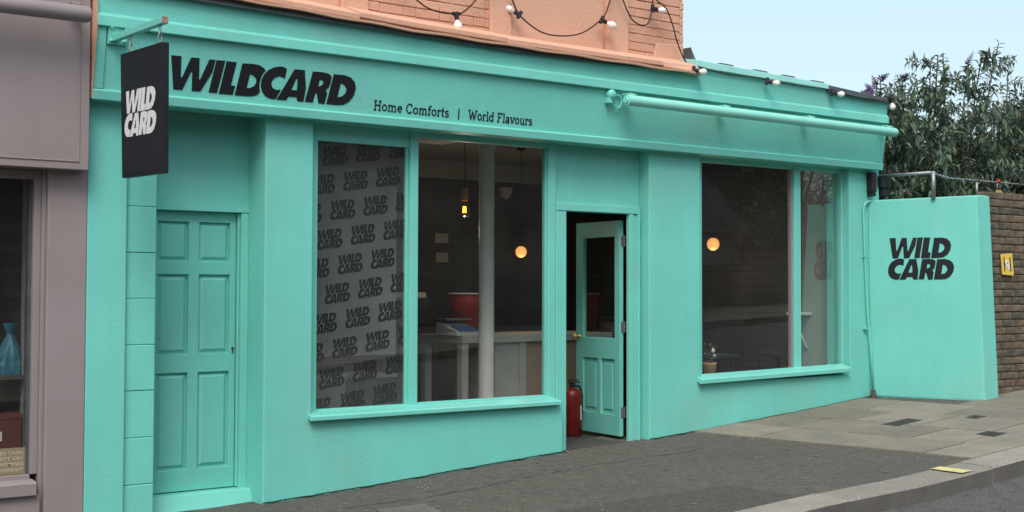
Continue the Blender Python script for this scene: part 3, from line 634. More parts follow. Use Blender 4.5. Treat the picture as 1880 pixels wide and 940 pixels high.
# lettering
fl = lambda u, v, d: (3.815 + u * .225, yb(2.951 + v * .225) - .001 - d, 2.951 + v * .225)
b = MB()
for L in LINE: b.poly(L, fl, .004)
b.build('lettering', 'black', fas)
fs = lambda x, z, d: (x, yb(z) - .001 - d, z)
def tagline(words, x0, width):
    k = width / text_width(' '.join(words)); x = x0
    for w_ in words:
        b = MB(); slab_text(b, w_, x, 2.940, k * text_width(w_), .076, fs); b.build('tagline_word', 'black', fas); x += k * (text_width(w_) + GL[' '][0])
tagline(('Home', 'Comforts'), 5.445, .697); tagline(('World', 'Flavours'), 6.326, .655)
MB().poly([[(6.231, 2.930), (6.240, 2.930), (6.240, 3.016), (6.231, 3.016)]], fs, .004).build('tagline_bar', 'black', fas)
# irregular dirt and render edge at the foot of the walls
b = MB(); rr = random.Random(8)
def footline(xa, xb, y, n):
    pv = None
    for i in range(n + 1):
        x = xa + (xb - xa) * i / n; z = g(x, y); w1 = rr.uniform(.006, .014) + .02 * max(0, math.sin(i * .37) * math.sin(i * .11)); h = rr.uniform(.002, .006)
        cur = [(x, y + .001, z + h), (x, y - w1, z + .013)]
        if pv: b.add([pv[0], pv[1], cur[1], cur[0]], [(0, 1, 2, 3)])
        pv = cur
footline(4.6, 7.43, -.001, 150); footline(8.40, 11.56, -.001, 160); footline(3.3, 3.58, -.001, 20)
b.build('foot_dirt', 'dirt', shop)['kind'] = 'stuff'

# ------------------------------------------------------------------ interior shell
MB().box(4.9, 11.42, .301, 4.2, -.1, .25).build('interior_floor', 'in_floor', shop)
MB().box(4.9, 11.42, .301, 4.2, 3.06, 3.30).build('interior_ceiling', 'in_ceil', shop)
MB().box(4.9, 11.42, 4.0, 4.2, .25, 3.06).build('back_wall', 'in_dark', shop)
MB().box(4.80, 4.99, .301, 4.2, -.1, 3.3).build('interior_wall', 'in_dark', shop)
MB().box(11.40, 11.42, .75, 4.0, .25, 3.06).build('interior_wall', 'in_dark', shop)
MB().box(11.38, 11.42, .301, .75, .25, 3.06).build('white_nib', 'nib', shop)
MB().box(6.05, 7.2, .6, 1.5, 2.93, 3.06).build('ceiling_box', 'in_pale', shop)
MB().box(5.0, 11.4, 3.9, 4.0, 2.86, 3.06).build('ceiling_cornice', 'in_ceil', shop)

# ------------------------------------------------------------------ things in the shop
C_ = thing('shop_column', (7.50, 1.2, .25), 'white painted iron column standing just inside the left window', 'column')
MB().lathe((7.50, 1.2, .25), [(.10, 0), (.10, .06), (.078, .09), (.074, .2), (.070, 2.6), (.085, 2.66), (.10, 2.70), (.10, 2.81)], 24).build('shaft', 'column', C_, smooth=True)
def glow(name, p, watts, col):
    l = bpy.data.lights.new(name, 'POINT'); l.energy = watts; l.color = col; l.shadow_soft_size = .04
    o = bpy.data.objects.new(name, l); COL.objects.link(o); return o
def pendant(x, y, z, r, label, cat='pendant lamp'):
    t = thing('pendant_lamp', (x, y, z), label, cat, 'pendant lamps inside the shop')
    MB().sphere((x, y, z), r, 20).build('globe', 'globe', t, smooth=True)
    MB().tube([(x, y, z + r), (x, y, 3.03)], .004, 6).build('cord', 'socket', t)
    MB().lathe((x, y, 3.02), [(.045, .04), (.045, .015), (.01, 0)], 14).lathe((x, y, z + r * .93), [(.02, 0), (.02, .04), (.008, .055)], 12).build('fitting', 'socket', t)
    lo = glow('lamp_light', (x, y, z), 2.2, (1, .78, .52)); lo.parent = t; lo.location = (0, 0, -r - .16)
    return t
pendant(8.70, 2.2, 1.98, .060, 'orange lit globe lamp hanging deep behind the left window')
pendant(10.81, 1.5, 2.09, .070, 'orange lit globe lamp hanging behind the right window')
t = thing('edison_lamp', (7.54, 1.6, 2.35), 'clear filament bulb glowing on a wooden holder behind the left window', 'pendant lamp', 'pendant lamps inside the shop')
MB().lathe((7.54, 1.6, 2.27), [(.0, 0), (.03, .008), (.052, .04), (.055, .075), (.045, .11), (.028, .14), (.022, .155)], 18).build('bulb', 'amber', t, smooth=True)
b = MB()
for k in range(5):
    an = k * 1.256; b.tube([(7.54 + .016 * math.cos(an), 1.6 + .016 * math.sin(an), 2.315), (7.54 + .012 * math.cos(an + .4), 1.6 + .012 * math.sin(an + .4), 2.375)], .004, 6)
b.build('filament', 'filament', t)
MB().lathe((7.54, 1.6, 2.425), [(.026, 0), (.036, .01), (.034, .12), (.012, .13)], 14).build('holder', 'holder', t)
MB().tube([(7.54, 1.6, 2.55), (7.545, 1.6, 2.8), (7.535, 1.6, 3.04)], .004, 6).build('cord', 'socket', t)
MB().lathe((7.535, 1.6, 3.02), [(.05, .04), (.05, .015), (.01, 0)], 14).build('ceiling_rose', 'in_ceil', t)
lo = glow('lamp_light', (7.54, 1.6, 2.2), 3.5, (1, .82, .6)); lo.parent = t; lo.location = (0, 0, -.22)
t = thing('shop_counter', (8.1, 1.75, .25), 'pale plywood shop counter with a tan end panel behind the left window', 'counter')
MB().box(7.42, 9.3, 1.46, 2.2, 1.09, 1.16).build('counter_top', 'counter', t, bev=.004)
MB().box(7.43, 7.505, 1.48, 1.56, .25, 1.09).build('leg', 'counter', t, bev=.004)
MB().box(7.43, 7.505, 2.08, 2.16, .25, 1.09).build('leg', 'counter', t, bev=.004)
MB().box(7.83, 8.12, 1.50, 2.16, .25, 1.089).build('side_panel', 'counter', t, bev=.003)
MB().box(8.12, 8.20, 1.485, 2.16, .25, 1.0895).build('post', 'counter', t, bev=.003)
MB().box(8.2, 9.3, 1.51, 2.16, .25, 1.088).build('front_panel', 'tan', t, bev=.003)
t = thing('shop_scale', (7.55, 1.62, 1.16), 'white shop scale with a blue display on the end of the counter', 'scale')
MB().hexa([(7.38, 1.50, 1.16), (7.70, 1.50, 1.16), (7.70, 1.85, 1.16), (7.38, 1.85, 1.16), (7.40, 1.52, 1.20), (7.68, 1.52, 1.20), (7.68, 1.85, 1.29), (7.40, 1.85, 1.29)]).build('body', 'white', t, bev=.005)
MB().hexa([(7.425, 1.512, 1.202), (7.655, 1.512, 1.202), (7.655, 1.66, 1.243), (7.425, 1.66, 1.243), (7.425, 1.508, 1.208), (7.655, 1.508, 1.208), (7.655, 1.656, 1.249), (7.425, 1.656, 1.249)]).build('display', 'blue', t)
MB().box(7.39, 7.69, 1.68, 1.9, 1.30, 1.315).build('pan', 'steel', t)
t = thing('red_bin', (7.86, 2.0, 1.16), 'red enamel bin with a pale rim standing on the counter behind the scale', 'bin')
MB().lathe((7.86, 1.96, 1.161), [(.17, 0), (.20, .38), (.195, .39), (.17, .02)], 24).build('drum', 'red', t, smooth=True)
MB().lathe((7.86, 1.96, 1.54), [(.203, 0), (.213, .008), (.203, .018), (.19, .01)], 24).build('rim', 'counter', t, smooth=True)
t = thing('coffee_machine', (7.7, 2.9, 1.2), 'dark coffee machine with a chrome lip in the gloom behind the left window', 'machine')
MB().box(7.5, 8.15, 2.9, 3.3, .25, 1.2).build('cabinet', 'darkwood', t, bev=.01); MB().box(7.55, 8.1, 2.95, 3.25, 1.2, 1.55).build('body', 'black', t, bev=.03)
MB().box(7.6, 8.0, 2.9, 2.96, 1.50, 1.56).build('chrome_lip', 'white', t, bev=.01)
for i, (z0, lb) in enumerate(((2.12, 'upper of two white paper notices on the dark back wall'), (1.90, 'lower of two white paper notices on the dark back wall'))):
    tag(MB().box(8.87 + .01 * i, 9.05, 3.988, 3.998, z0, z0 + .11).build('paper_notice', 'in_pale', loc=(8.96, 3.99, z0)), lb, 'notice', 'paper notices on the back wall')
t = thing('wall_sconce', (9.83, 3.95, 2.80), 'unlit white uplighter high on the dark back wall', 'wall light')
MB().lathe((9.83, 3.92, 2.66), [(.02, 0), (.06, .03), (.09, .13), (.085, .135), (.05, .04)], 16).build('shade', 'in_pale', t, smooth=True)
MB().box(9.80, 9.86, 3.93, 3.999, 2.68, 2.74).build('back_plate', 'in_pale', t)
# behind the film
t = thing('display_board', (5.7, .6, .25), 'tall pale board standing behind the printed window film', 'board')
MB().box(5.30, 6.12, .60, .63, 1.06, 2.60).build('panel', 'board_pale', t); MB().box(5.33, 5.95, .585, .60, 2.50, 2.56).build('light_band_strip', 'white', t); MB().box(5.34, 5.40, .63, .70, .25, 2.3).build('leg', 'darkwood', t); MB().box(6.02, 6.08, .63, .70, .25, 2.3).build('leg', 'darkwood', t)  # white strip on the board stands in for a band of light
t = thing('packing_crate', (5.5, .6, .25), 'grey crate on the floor below the board behind the film', 'crate')
MB().box(5.28, 5.62, .55, .9, .25, .93).build('box', 'counter', t, bev=.01); MB().box(5.27, 5.63, .54, .91, .87, .93).build('lid', 'white', t, bev=.005)
t = thing('floor_cabinet', (5.85, .6, .25), 'low dark cabinet under the board behind the film', 'cabinet')
MB().box(5.7, 6.1, .56, .95, .25, .88).build('carcass', 'darkwood', t, bev=.01); MB().box(5.69, 6.11, .55, .96, .88, .91).build('top', 'in_pale', t, bev=.004)
tag(MB().tube([(5.70, .55, 1.86), (5.715, .55, 1.7), (5.74, .55, 1.55), (5.765, .55, 1.4), (5.78, .55, 1.3), (5.785, .55, 1.2), (5.77, .55, 1.1), (5.72, .55, 1.06)], .007, 8).build('white_cable', 'white', loc=(5.75, .55, 1.06)), 'white cable hanging in front of the board behind the film', 'cable')
# right room
def stool(x, y, label):
    t = thing('stool', (x, y, .25), label, 'stool', 'dark stools behind the right window'); h = .95
    MB().box(x - .22, x + .22, y - .14, y + .14, h - .04, h).build('seat', 'stool', t, bev=.012)
    for sx in (-1, 1):
        for sy in (-1, 1): MB().tube([(x + sx * .14, y + sy * .09, h - .03), (x + sx * .19, y + sy * .12, .25)], .014, 8).build('leg', 'stool', t)
    MB().tube([(x - .165, y - .105, .62), (x + .165, y - .105, .62)], .010, 6).tube([(x - .165, y + .105, .62), (x + .165, y + .105, .62)], .010, 6).build('stretcher', 'stool', t)
stool(10.92, .72, 'dark stool behind the right window, nearest the mullion'); stool(10.05, .75, 'dark stool behind the right window, beside the potted plant')
t = thing('wall_shelf', (11.30, .65, 1.34), 'white bracketed shelf on the pale wall behind the narrow right pane', 'shelf')
MB().box(11.12, 11.379, .62, .74, 1.33, 1.36).build('shelf_board', 'white', t); MB().tube([(11.13, .68, 1.33), (11.37, .68, .98)], .014, 8).build('brace', 'white', t)
t = thing('potted_plant', (9.42, .24, .80), 'small potted plant on the inner sill at the left of the right window', 'plant')
MB().lathe((9.43, .24, .742), [(.045, 0), (.062, .14), (.066, .145), (.066, .165), (.055, .165), (.05, .14)], 16).build('pot', 'terra', t, smooth=True)
b = MB(); rr = random.Random(2)
for i in range(90):
    an = rr.uniform(0, 6.28); r = rr.uniform(.0, .07); z = .90 + rr.uniform(0, .18); c = Vector((9.43 + r * math.cos(an), .24 + r * math.sin(an), z)); d = Vector((math.cos(an), math.sin(an), rr.uniform(-.3, .8))).normalized() * .035; s = d.cross(Vector((0, 0, 1))).normalized() * .011
    b.add([c, c + d * .5 + s, c + d, c + d * .5 - s], [(0, 1, 2, 3)])
b.build('leaves', 'leaf_pot', t)['kind'] = 'stuff'
MB().sphere((9.41, .18, 1.02), .022, 10).sphere((9.45, .2, .97), .018, 10).build('flower', 'white', t, smooth=True)
# inner sill for it
MB().box(9.06, 11.2, .151, .42, .70, .741).build('inner_sill', 'in_pale', shop)
t = thing('fire_extinguisher', (7.96, .55, .25), 'red fire extinguisher standing on the floor inside the doorway', 'fire extinguisher')
MB().lathe((7.96, .55, .25), [(.085, 0), (.095, .012), (.095, .37), (.085, .41), (.05, .435), (.03, .44)], 22).build('cylinder', 'red_dark', t, smooth=True)
MB().lathe((7.96, .55, .69), [(.022, 0), (.022, .045), (.012, .05)], 12).box(7.93, 8.05, .535, .565, .735, .745).box(7.93, 8.03, .538, .562, .755, .765).build('valve', 'black', t)
MB().tube([(7.98, .55, .71), (8.04, .53, .70), (8.065, .52, .62), (8.062, .52, .45)], .010, 8).build('hose', 'black', t)
b = MB(); n = 8
for i in range(n):
    a0, a1 = [math.radians(-75 + 55 * k / n) for k in (i, i + 1)]
    P = lambda a, z, r=.0965: (7.96 + r * math.cos(a), .55 + r * math.sin(a), z)
    b.add([P(a0, .40), P(a1, .40), P(a1, .53), P(a0, .53)], [(0, 1, 2, 3)])
b.build('paper_label', 'in_pale', t)


for _o in [t]: _o.location += Vector((.20, .22, 0))
# ------------------------------------------------------------------ awning roll
def roller(x0, x1, y, z0, z1, r, m, label, brackets, yw, grp):
    t = thing('awning_roll', ((x0 + x1) / 2, y, z0), label, 'awning roll', grp)
    MB().lathe((x0, y, z0), [(.0, 0), (r * .55, .0), (r * .6, .012), (r * .95, .012), (r, .018), (r, (x1 - x0) - .02), (r * .9, (x1 - x0))], 28, (x1 - x0, 0, z1 - z0)).build('roll', m, t, smooth=False)
    for o in t.children: o.data.polygons.foreach_set('use_smooth', [True] * len(o.data.polygons)); md = o.modifiers.new('e', 'EDGE_SPLIT'); md.split_angle = math.radians(35)
    for x in brackets:
        z = z0 + (z1 - z0) * (x - x0) / (x1 - x0)
        MB().box(x - .02, x + .02, yw, y + .02, z + r + .012, z + r + .022).box(x - .022, x + .022, y - .02, y + .02, z + r - .004, z + r + .012).box(x + .021, x + .05, yw, y + .03, z + r + .013, z + r + .020).build('bracket', m, t, bev=.002)
    return t
roller(7.845, 11.585, -.30, 3.208, 3.203, .0465, 'roller', 'teal rolled awning tube along the right half of the fascia', (7.93, 9.10, 10.28, 11.50), -.185, 'rolled awnings on the shop fronts')
t = thing('junction_box', (7.80, -.17, 3.22), 'teal painted junction box on the fascia left of the awning tube', 'junction box')
MB().lathe((7.795, -.15, 3.262), [(.045, .02), (.045, -.035), (.036, -.05), (.0, -.055)], 18, (0, 1, 0)).build('dome', 'teal_wood', t, smooth=True)
MB().box(7.75, 7.80, -.19, -.13, 3.185, 3.235).build('terminal', 'teal_wood', t, bev=.006)
MB().tube([(7.84, -.16, 3.26), (7.90, -.165, 3.265), (7.925, -.165, 3.22), (7.91, -.165, 3.17), (7.87, -.165, 3.15), (7.835, -.16, 3.18)], .007, 8).build('lead', 'teal_wood', t)

# ------------------------------------------------------------------ projecting sign
t = thing('sign_bracket', (3.41, -.15, 3.2), 'teal steel arm bolted to the left end of the fascia and carrying the sign', 'bracket')
def pl(x, z, d): return (x, yb(z) - .02 - d, z)
MB().poly([[(3.362, 3.198), (3.492, 3.198), (3.502, 3.328), (3.362, 3.328)]], lambda x, z, d: (x, yb(z) - d, z), .026).build('plate', 'teal_wood', t, bev=.003)
for x, z in ((3.382, 3.305), (3.382, 3.222), (3.472, 3.222), (3.478, 3.305)): MB().lathe((x, yb(z) - .024, z), [(.013, 0), (.013, -.008), (.007, -.014), (0, -.015)], 10, (0, 1, 0)).build('bolt', 'teal_wood', t)
MB().box(3.388, 3.430, -.953, yb(3.25) - .026, 3.215, 3.258).build('arm', 'teal_wood', t, bev=.003); MB().box(3.389, 3.429, -.9575, -.9535, 3.216, 3.257).build('end_cap', 'rust', t)
t = thing('hanging_sign', (3.408, -.66, 2.30), 'black double sided hanging sign with white WILD CARD letters', 'hanging sign')
SX0, SX1 = 3.385, 3.431
MB().hexa([(SX0, -.985, 2.296), (SX1, -.985, 2.296), (SX1, -.372, 2.303), (SX0, -.372, 2.303), (SX0, -.972, 3.098), (SX1, -.972, 3.098), (SX1, -.318, 3.108), (SX0, -.318, 3.108)]).build('board', 'board', t, bev=.003)
def sgn(u, v, d): return (SX0 - d - .0006, -.412 - (u + .1) * .1415 - .0, 2.560 + v * .144 - (u) * .003)
def sgn2(u, v, d): return (SX1 + d + .0006, -.90 + (u + .1) * .1415, 2.560 + v * .144)
b = MB()
for L in STACK: b.poly(L, sgn, .002)
b.build('lettering', 'white_vinyl', t); b = MB()
for L in STACK: b.poly(L, sgn2, .002)
b.build('lettering', 'white_vinyl', t)
for y in (-.43, -.885):
    zb_ = 3.105 + (y + .318) * .012
    b = MB(); n = 14
    for (cz, rz, ax) in ((3.190, .032, 0), (3.138, .026, 1)):
        pts = []
        for i in range(n + 1):
            a = 2 * math.pi * i / n; c, s_ = math.cos(a) * (.014 if ax == 0 else .012), math.sin(a) * rz
            pts.append((3.408 + (c if ax else 0), y + (0 if ax else c), cz + s_))
        b.tube(pts, .0032, 6, cap=False)
    b.tube([(3.408, y, zb_), (3.408, y, 3.122)], .006, 8)
    b.build('hook', 'steel', t)

# ------------------------------------------------------------------ wing wall at the right
wing = thing('wing_wall', (11.8, -.5, .45), 'short teal wall jutting out at the right end of the shop with black WILD CARD letters', 'wall')
A0, A1 = Vector((11.552, -.001)), Vector((11.522, -.001)); B0, B1 = Vector((11.945, -1.075)), Vector((12.00, -.965)); C0, C1 = Vector((12.205, -1.07)), Vector((12.24, -.955)); E0, E1 = Vector((12.19, -.0)), Vector((12.2, -.0))
zb = .25; ZA, ZB = 2.520, 2.546
lv = [0, .5, 1.0]
MB().hexa([(A0.x, A0.y, zb), (B0.x, B0.y, zb), (C0.x, C0.y, zb), (E0.x, E0.y, zb), (A1.x, A1.y, ZA), (B1.x, B1.y, ZB), (C1.x, C1.y, ZB + .006), (E1.x, E1.y, ZA)]).build('wall_body', 'teal_wall', wing, bev=.014, seg=3)
for o in wing.children:
    bm = bmesh.new(); bm.from_mesh(o.data); bmesh.ops.subdivide_edges(bm, edges=bm.edges[:], cuts=11, use_grid_fill=True); bm.to_mesh(o.data); bm.free()
def wl(s, z, d):     # s: metres along the face from the corner
    k = (z - zb) / (ZA + (ZB - ZA) * s / 1.09 - zb); p = (A0.lerp(A1, k)).lerp(B0.lerp(B1, k), s / 1.09); n = (B0 - A0).normalized(); return (p.x - abs(n.y) * d, p.y - n.x * d, z)
WX0, WW = .200, .188
b = MB()
for L in STACK: b.poly(L, lambda u, v, d: wl(WX0 + (u + .1) * WW, 1.703 + v * .2085, d + .0015), .0015)
b.build('lettering', 'black', wing)
b = MB(); rr = random.Random(5); pv = None
for i in range(61):
    s_ = i / 60; p = A0.lerp(B0, s_); z = g(p.x, p.y); n_ = Vector((-.93, -.36)); w1 = rr.uniform(.006, .014); h = rr.uniform(.002, .006); k = (z - zb) / (ZA - zb)
    cur = [(p.x + n_.x * .003, p.y + n_.y * .003, z + h + .010), (p.x + n_.x * (w1 + .003), p.y + n_.y * (w1 + .003), z + .016)]
    if pv: b.add([pv[0], pv[1], cur[1], cur[0]], [(0, 1, 2, 3)])
    pv = cur
b.build('foot_dirt', 'dirt', wing)['kind'] = 'stuff'
# cable conduit in the corner
t = thing('conduit', (11.50, -.08, .47), 'thin teal conduit running down the corner of the wing wall to a brown stub', 'conduit')
def wp(s, z, d=.012): return wl(s, z, d)
MB().tube([(11.60, -.02, 2.512), (11.53, -.03, 2.512), (11.47, -.03, 2.500), (11.435, -.025, 2.465), (11.425, -.022, 2.40), (11.432, -.022, 2.25), (11.445, -.022, 1.94), (11.470, -.03, 1.4), (11.505, -.045, .95), (11.522, -.055, .56)], .012, 8).build('pipe', 'teal_wood', t, smooth=True)
MB().tube([(11.524, -.056, .57), (11.528, -.058, .45)], [.024, .03], 10).build('stub', 'bark', t)
b = MB()
for z in (1.94, 1.2): b.box(11.428, 11.475, -.04, .0, z - .008, z + .008)
b.build('clip', 'teal_wood', t)

# ------------------------------------------------------------------ brick garden wall
bw = thing('brick_wall', (13.0, -.95, .5), 'sooty brown brick boundary wall beyond the wing wall', 'wall')
YF = -.955
wtop = 2.556
b = MB(); b.hexa([(12.215, YF + .008, .2), (24, YF + .008, .9), (24, -.62, .9), (12.215, -.62, .2), (12.215, YF + .008, wtop - .002), (24, YF + .008, wtop + .2), (24, -.62, wtop + .2), (12.215, -.62, wtop - .002)]); b.build('mortar_core', 'mortar', bw)
def brickmesh(name, sx, sy, sz, seed):
    r = random.Random(seed); b = bmesh.new(); bmesh.ops.create_cube(b, size=1)
    for v in b.verts: v.co = Vector((v.co.x * sx + r.uniform(-.003, .003), v.co.y * sy + r.uniform(-.003, .003), v.co.z * sz + r.uniform(-.0025, .0025)))
    bmesh.ops.bevel(b, geom=b.edges[:], offset=.005, segments=1, affect='EDGES'); me = bpy.data.meshes.new(name); b.to_mesh(me); b.free(); return me
def mbk(me, m): me.materials.append(M[m]); return me
mats_b = []
for i, (c, s_) in enumerate((((.140, .113, .078), 'b'), ((.115, .096, .070), 'c'), ((.150, .108, .072), 'd'), ((.095, .082, .062), 'e'))):
    M['brk' + s_] = mat('stock_brick_' + 'wxyz'[i], c, .9, .25, 14.0, .7, 90.0, .2, fine=.2, fscale=150, stain=(.23, .20, .17), stain_amt=.45, stain_scale=12.0, obj_rand=.12); mats_b.append('brk' + s_)
st = [mbk(brickmesh('stretcher', .218, .10, .066, i), mats_b[i % 4]) for i in range(8)]
hd = [mbk(brickmesh('header', .104, .10, .066, i + 20), mats_b[i % 4]) for i in range(8)]
rr = random.Random(17); z = .46; k = 0; cnt = 0
while z < wtop - .01:
    x = 12.17 if k % 2 else 12.225; hdr = (k % 3 == 0); j = 0
    zc = min(.0764, 1)
    while x < 13.75:
        L_ = .228 if not (hdr and j % 2) else .114
        if x + L_ > 12.2 and z + .038 > g(x, YF) - .03:
            x0 = max(x, 12.218)
            me = (hd if L_ < .2 else st)[rr.randrange(8)]
            raw('brick', me, bw, (x + L_ / 2, YF + .051 + rr.uniform(-.003, .003), z + .036), rot=(0, 0, rr.uniform(-.01, .01)) if cnt % 2 else (0, 0, math.pi + rr.uniform(-.01, .01))); cnt += 1
        x += L_; j += 1
    z += .0764; k += 1
# further along, the same bonding as one joined part
b = MB(); z = .5; k = 0
while z < wtop + .1:
    x = 13.76 - .11 * (k % 2) + .11
    while x < 18.5:
        zz = z + .017 * (x - 13.76) * 0
        if z > g(x, YF) - .1: b.box(x + .004, x + .216, YF - .003 + rr.uniform(-.004, .004), YF + .05, z + .004, z + .070)
        x += .228
    z += .0764; k += 1
b.build('brickwork', 'brick_a', bw)['kind'] = 'stuff'
t = thing('hydrant_plate', (12.52, YF - .02, 1.75), 'yellow hydrant plate with black H marks on the brown brick wall', 'sign')
hp = [(12.425, 1.755), (12.625, 1.745), (12.600, 1.972), (12.400, 1.963)]
hy = lambda x, z, d: (x, YF - .012 - d, z)
MB().poly([hp], hy, .012).build('plate', 'hyd_yellow', t, bev=.003)
b = MB()
for lp in ([(12.452, 1.79), (12.468, 1.789), (12.452, 1.935), (12.436, 1.936)], [(12.560, 1.79), (12.576, 1.789), (12.560, 1.935), (12.544, 1.936)], [(12.455, 1.852), (12.556, 1.850), (12.554, 1.866), (12.452, 1.868)]): b.poly([lp], hy, .0145)
b.build('letter', 'black', t)
b = MB(); b.poly([[(12.47, 1.885), (12.50, 1.905), (12.53, 1.89), (12.545, 1.85), (12.55, 1.81), (12.525, 1.80), (12.50, 1.83), (12.472, 1.85)]], hy, .0165); b.build('sticker', 'white_vinyl', t)
b = MB(); b.poly([[(12.498, 1.862), (12.512, 1.862), (12.512, 1.880), (12.498, 1.880)]], hy, .0175); b.build('sticker_mark', 'slate', t)
# ------------------------------------------------------------------ rail on the walls
t = thing('security_rail', (12.0, -.6, 2.54), 'grey steel rail above the wing wall continuing as a spiral bar', 'rail')
MB().tube([(11.735, .02, 2.785), (11.80, -.60, 2.785)], .017, 10).build('rail', 'steel', t, smooth=True)
MB().tube([(11.80, -.60, 2.52), (11.80, -.60, 2.80)], .021, 10).build('post', 'steel', t, smooth=True)
MB().tube([(11.705, .05, 2.3), (11.705, .05, 3.02)], .016, 8).build('post', 'steel', t, smooth=True)
MB().tube([(12.5, -.64, 2.55), (12.5, -.64, 2.72)], .014, 8).build('post', 'steel', t, smooth=True)
b = MB(); pts = []; ns = 520
for i in range(ns + 1):
    x = 11.80 + 3.4 * i / ns; a = i * .62; sg = .03 * max(0, 1 - i / 60)
    pts.append((x, -.62 + .010 * math.cos(a), 2.765 - .03 * min(1, i / 40) + .010 * math.sin(a)))
b.tube(pts, .006, 5); b.tube([(11.80, -.62, 2.77), (12.0, -.62, 2.74), (15.2, -.62, 2.74)], .007, 6); b.build('spiral_bar', 'steel', t, smooth=True)
t = thing('padlock', (12.93, -.62, 2.58), 'brass padlock hanging from the spiral rail above the brick wall', 'padlock')
MB().box(12.885, 12.965, -.645, -.605, 2.572, 2.655).build('body', 'brass', t, bev=.008)
MB().tube([(12.90, -.625, 2.65), (12.90, -.625, 2.70)] + [(12.925 - .025 * math.cos(math.pi * i / 8), -.625, 2.70 + .03 * math.sin(math.pi * i / 8)) for i in range(1, 8)] + [(12.95, -.625, 2.70), (12.95, -.625, 2.65)], .008, 8).build('shackle', 'steel', t, smooth=True)
MB().tube([(12.92, -.63, 2.735), (12.935, -.62, 2.76)], .022, 8).build('red_tie', 'red', t)
t = thing('downpipe', (11.80, .12, 2.3), 'dark reddish downpipe with a hopper at the right end of the fascia', 'downpipe')
MB().tube([(11.775, -.04, 3.50), (11.775, .0, 3.2), (11.775, .05, 2.9), (11.775, .05, 2.2)], .03, 10).build('pipe', 'rust_pipe' if 'rust_pipe' in M else 'socket', t, smooth=True)
MB().box(11.69, 11.86, -.06, .1, 2.66, 2.78).box(11.725, 11.83, -.04, .08, 2.57, 2.66).build('hopper', 'socket', t, bev=.01)
tag(MB().box(11.50, 11.565, -.09, -.003, 2.60, 2.81).box(11.505, 11.56, -.085, -.004, 2.56, 2.60).build('black_vent', 'socket', loc=(11.53, -.04, 2.56), bev=.012), 'black plastic outlet tucked under the right end of the fascia', 'outlet')

# ------------------------------------------------------------------ peach upper storey
pb = thing('peach_building', (6.0, .0, 3.6), 'upper storey of peach painted brick with raised bands above the teal fascia', 'building')
MB().box(3.29, 8.815, .006, 4.3, 3.57, 6.6).build('wall', 'peach_joint', pb)
MB().box(3.29, 5.205, .0, .0061, 3.60, 6.6).build('panel', 'peach', pb, bev=.004); MB().box(6.825, 7.862, .002, .0061, 3.60, 6.6).build('panel', 'peach', pb, bev=.004)
for x0, x1 in ((5.214, 5.446), (6.612, 6.822), (7.886, 8.134)): MB().box(x0, x1, -.032, .022, 3.60, 6.6).build('band', 'peach', pb, bev=.006)
M['pb1'] = M['peach_brick']
pm = [mbk(brickmesh('peach_stretcher', .221, .04, .069, 40 + i), 'pb1') for i in range(5)]; ph = [mbk(brickmesh('peach_header', .107, .04, .069, 60 + i), 'pb1') for i in range(4)]
rr = random.Random(23)
def peach_bricks(x0, x1, z0, z1):
    z = z0; k = 0
    while z < z1:
        x = x0 + .003; j = k % 2
        while x < x1 - .03:
            L_ = .111 if j % 2 == k % 2 and (x == x0 + .003 or True) and k % 2 else .2255
            if x + L_ > x1: L_ = x1 - x
            me = (ph if L_ < .16 else pm)[rr.randrange(4)]; base = .111 if L_ < .16 else .2255
            raw('brick', me, pb, (x + L_ / 2, .0165 + rr.uniform(-.003, .0015), z + .0365), scale=(min(1.0, (L_ - .003) / (base - .0035)), 1, 1), rot=(0, 0, rr.uniform(-.006, .006)))
            x += L_; j += 1
        z += .0755; k += 1
peach_bricks(5.448, 6.610, 3.64, 4.40); peach_bricks(8.136, 8.80, 3.64, 4.62)
b = MB()
for (x0, x1, zz) in ((5.448, 6.610, 4.40), (8.136, 8.80, 4.62)):
    z = zz + .005; k = 0
    while z < 6.5:
        x = x0 - .11 * (k % 2)
        while x < x1:
            a_, c_ = max(x, x0) + .002, min(x + .2235, x1)
            if c_ - a_ > .02: b.box(a_, c_, -.006, .022, z, z + .072)
            x += .2255
        z += .0755; k += 1
b.build('upper_brickwork', 'peach_brick', pb)['kind'] = 'stuff'
# uneven painted quoin edge and repaired patch
b = MB(); z = 3.62; k = 0
while z < 6.5:
    b.box(8.80, 8.832 + rr.uniform(-.008, .02), -.004, .4, z, z + .073 + rr.uniform(0, .0)); z += .0755; k += 1
b.build('quoin_edge', 'peach_brick', pb, bev=.008)['kind'] = 'stuff'
MB().hexa([(8.44, -.012, 3.62), (8.845, -.012, 3.62), (8.845, .02, 3.62), (8.44, .02, 3.62), (8.50, -.010, 3.81), (8.835, -.010, 3.83), (8.835, .02, 3.83), (8.50, .02, 3.81)]).build('render_patch', 'peach', pb, bev=.01)
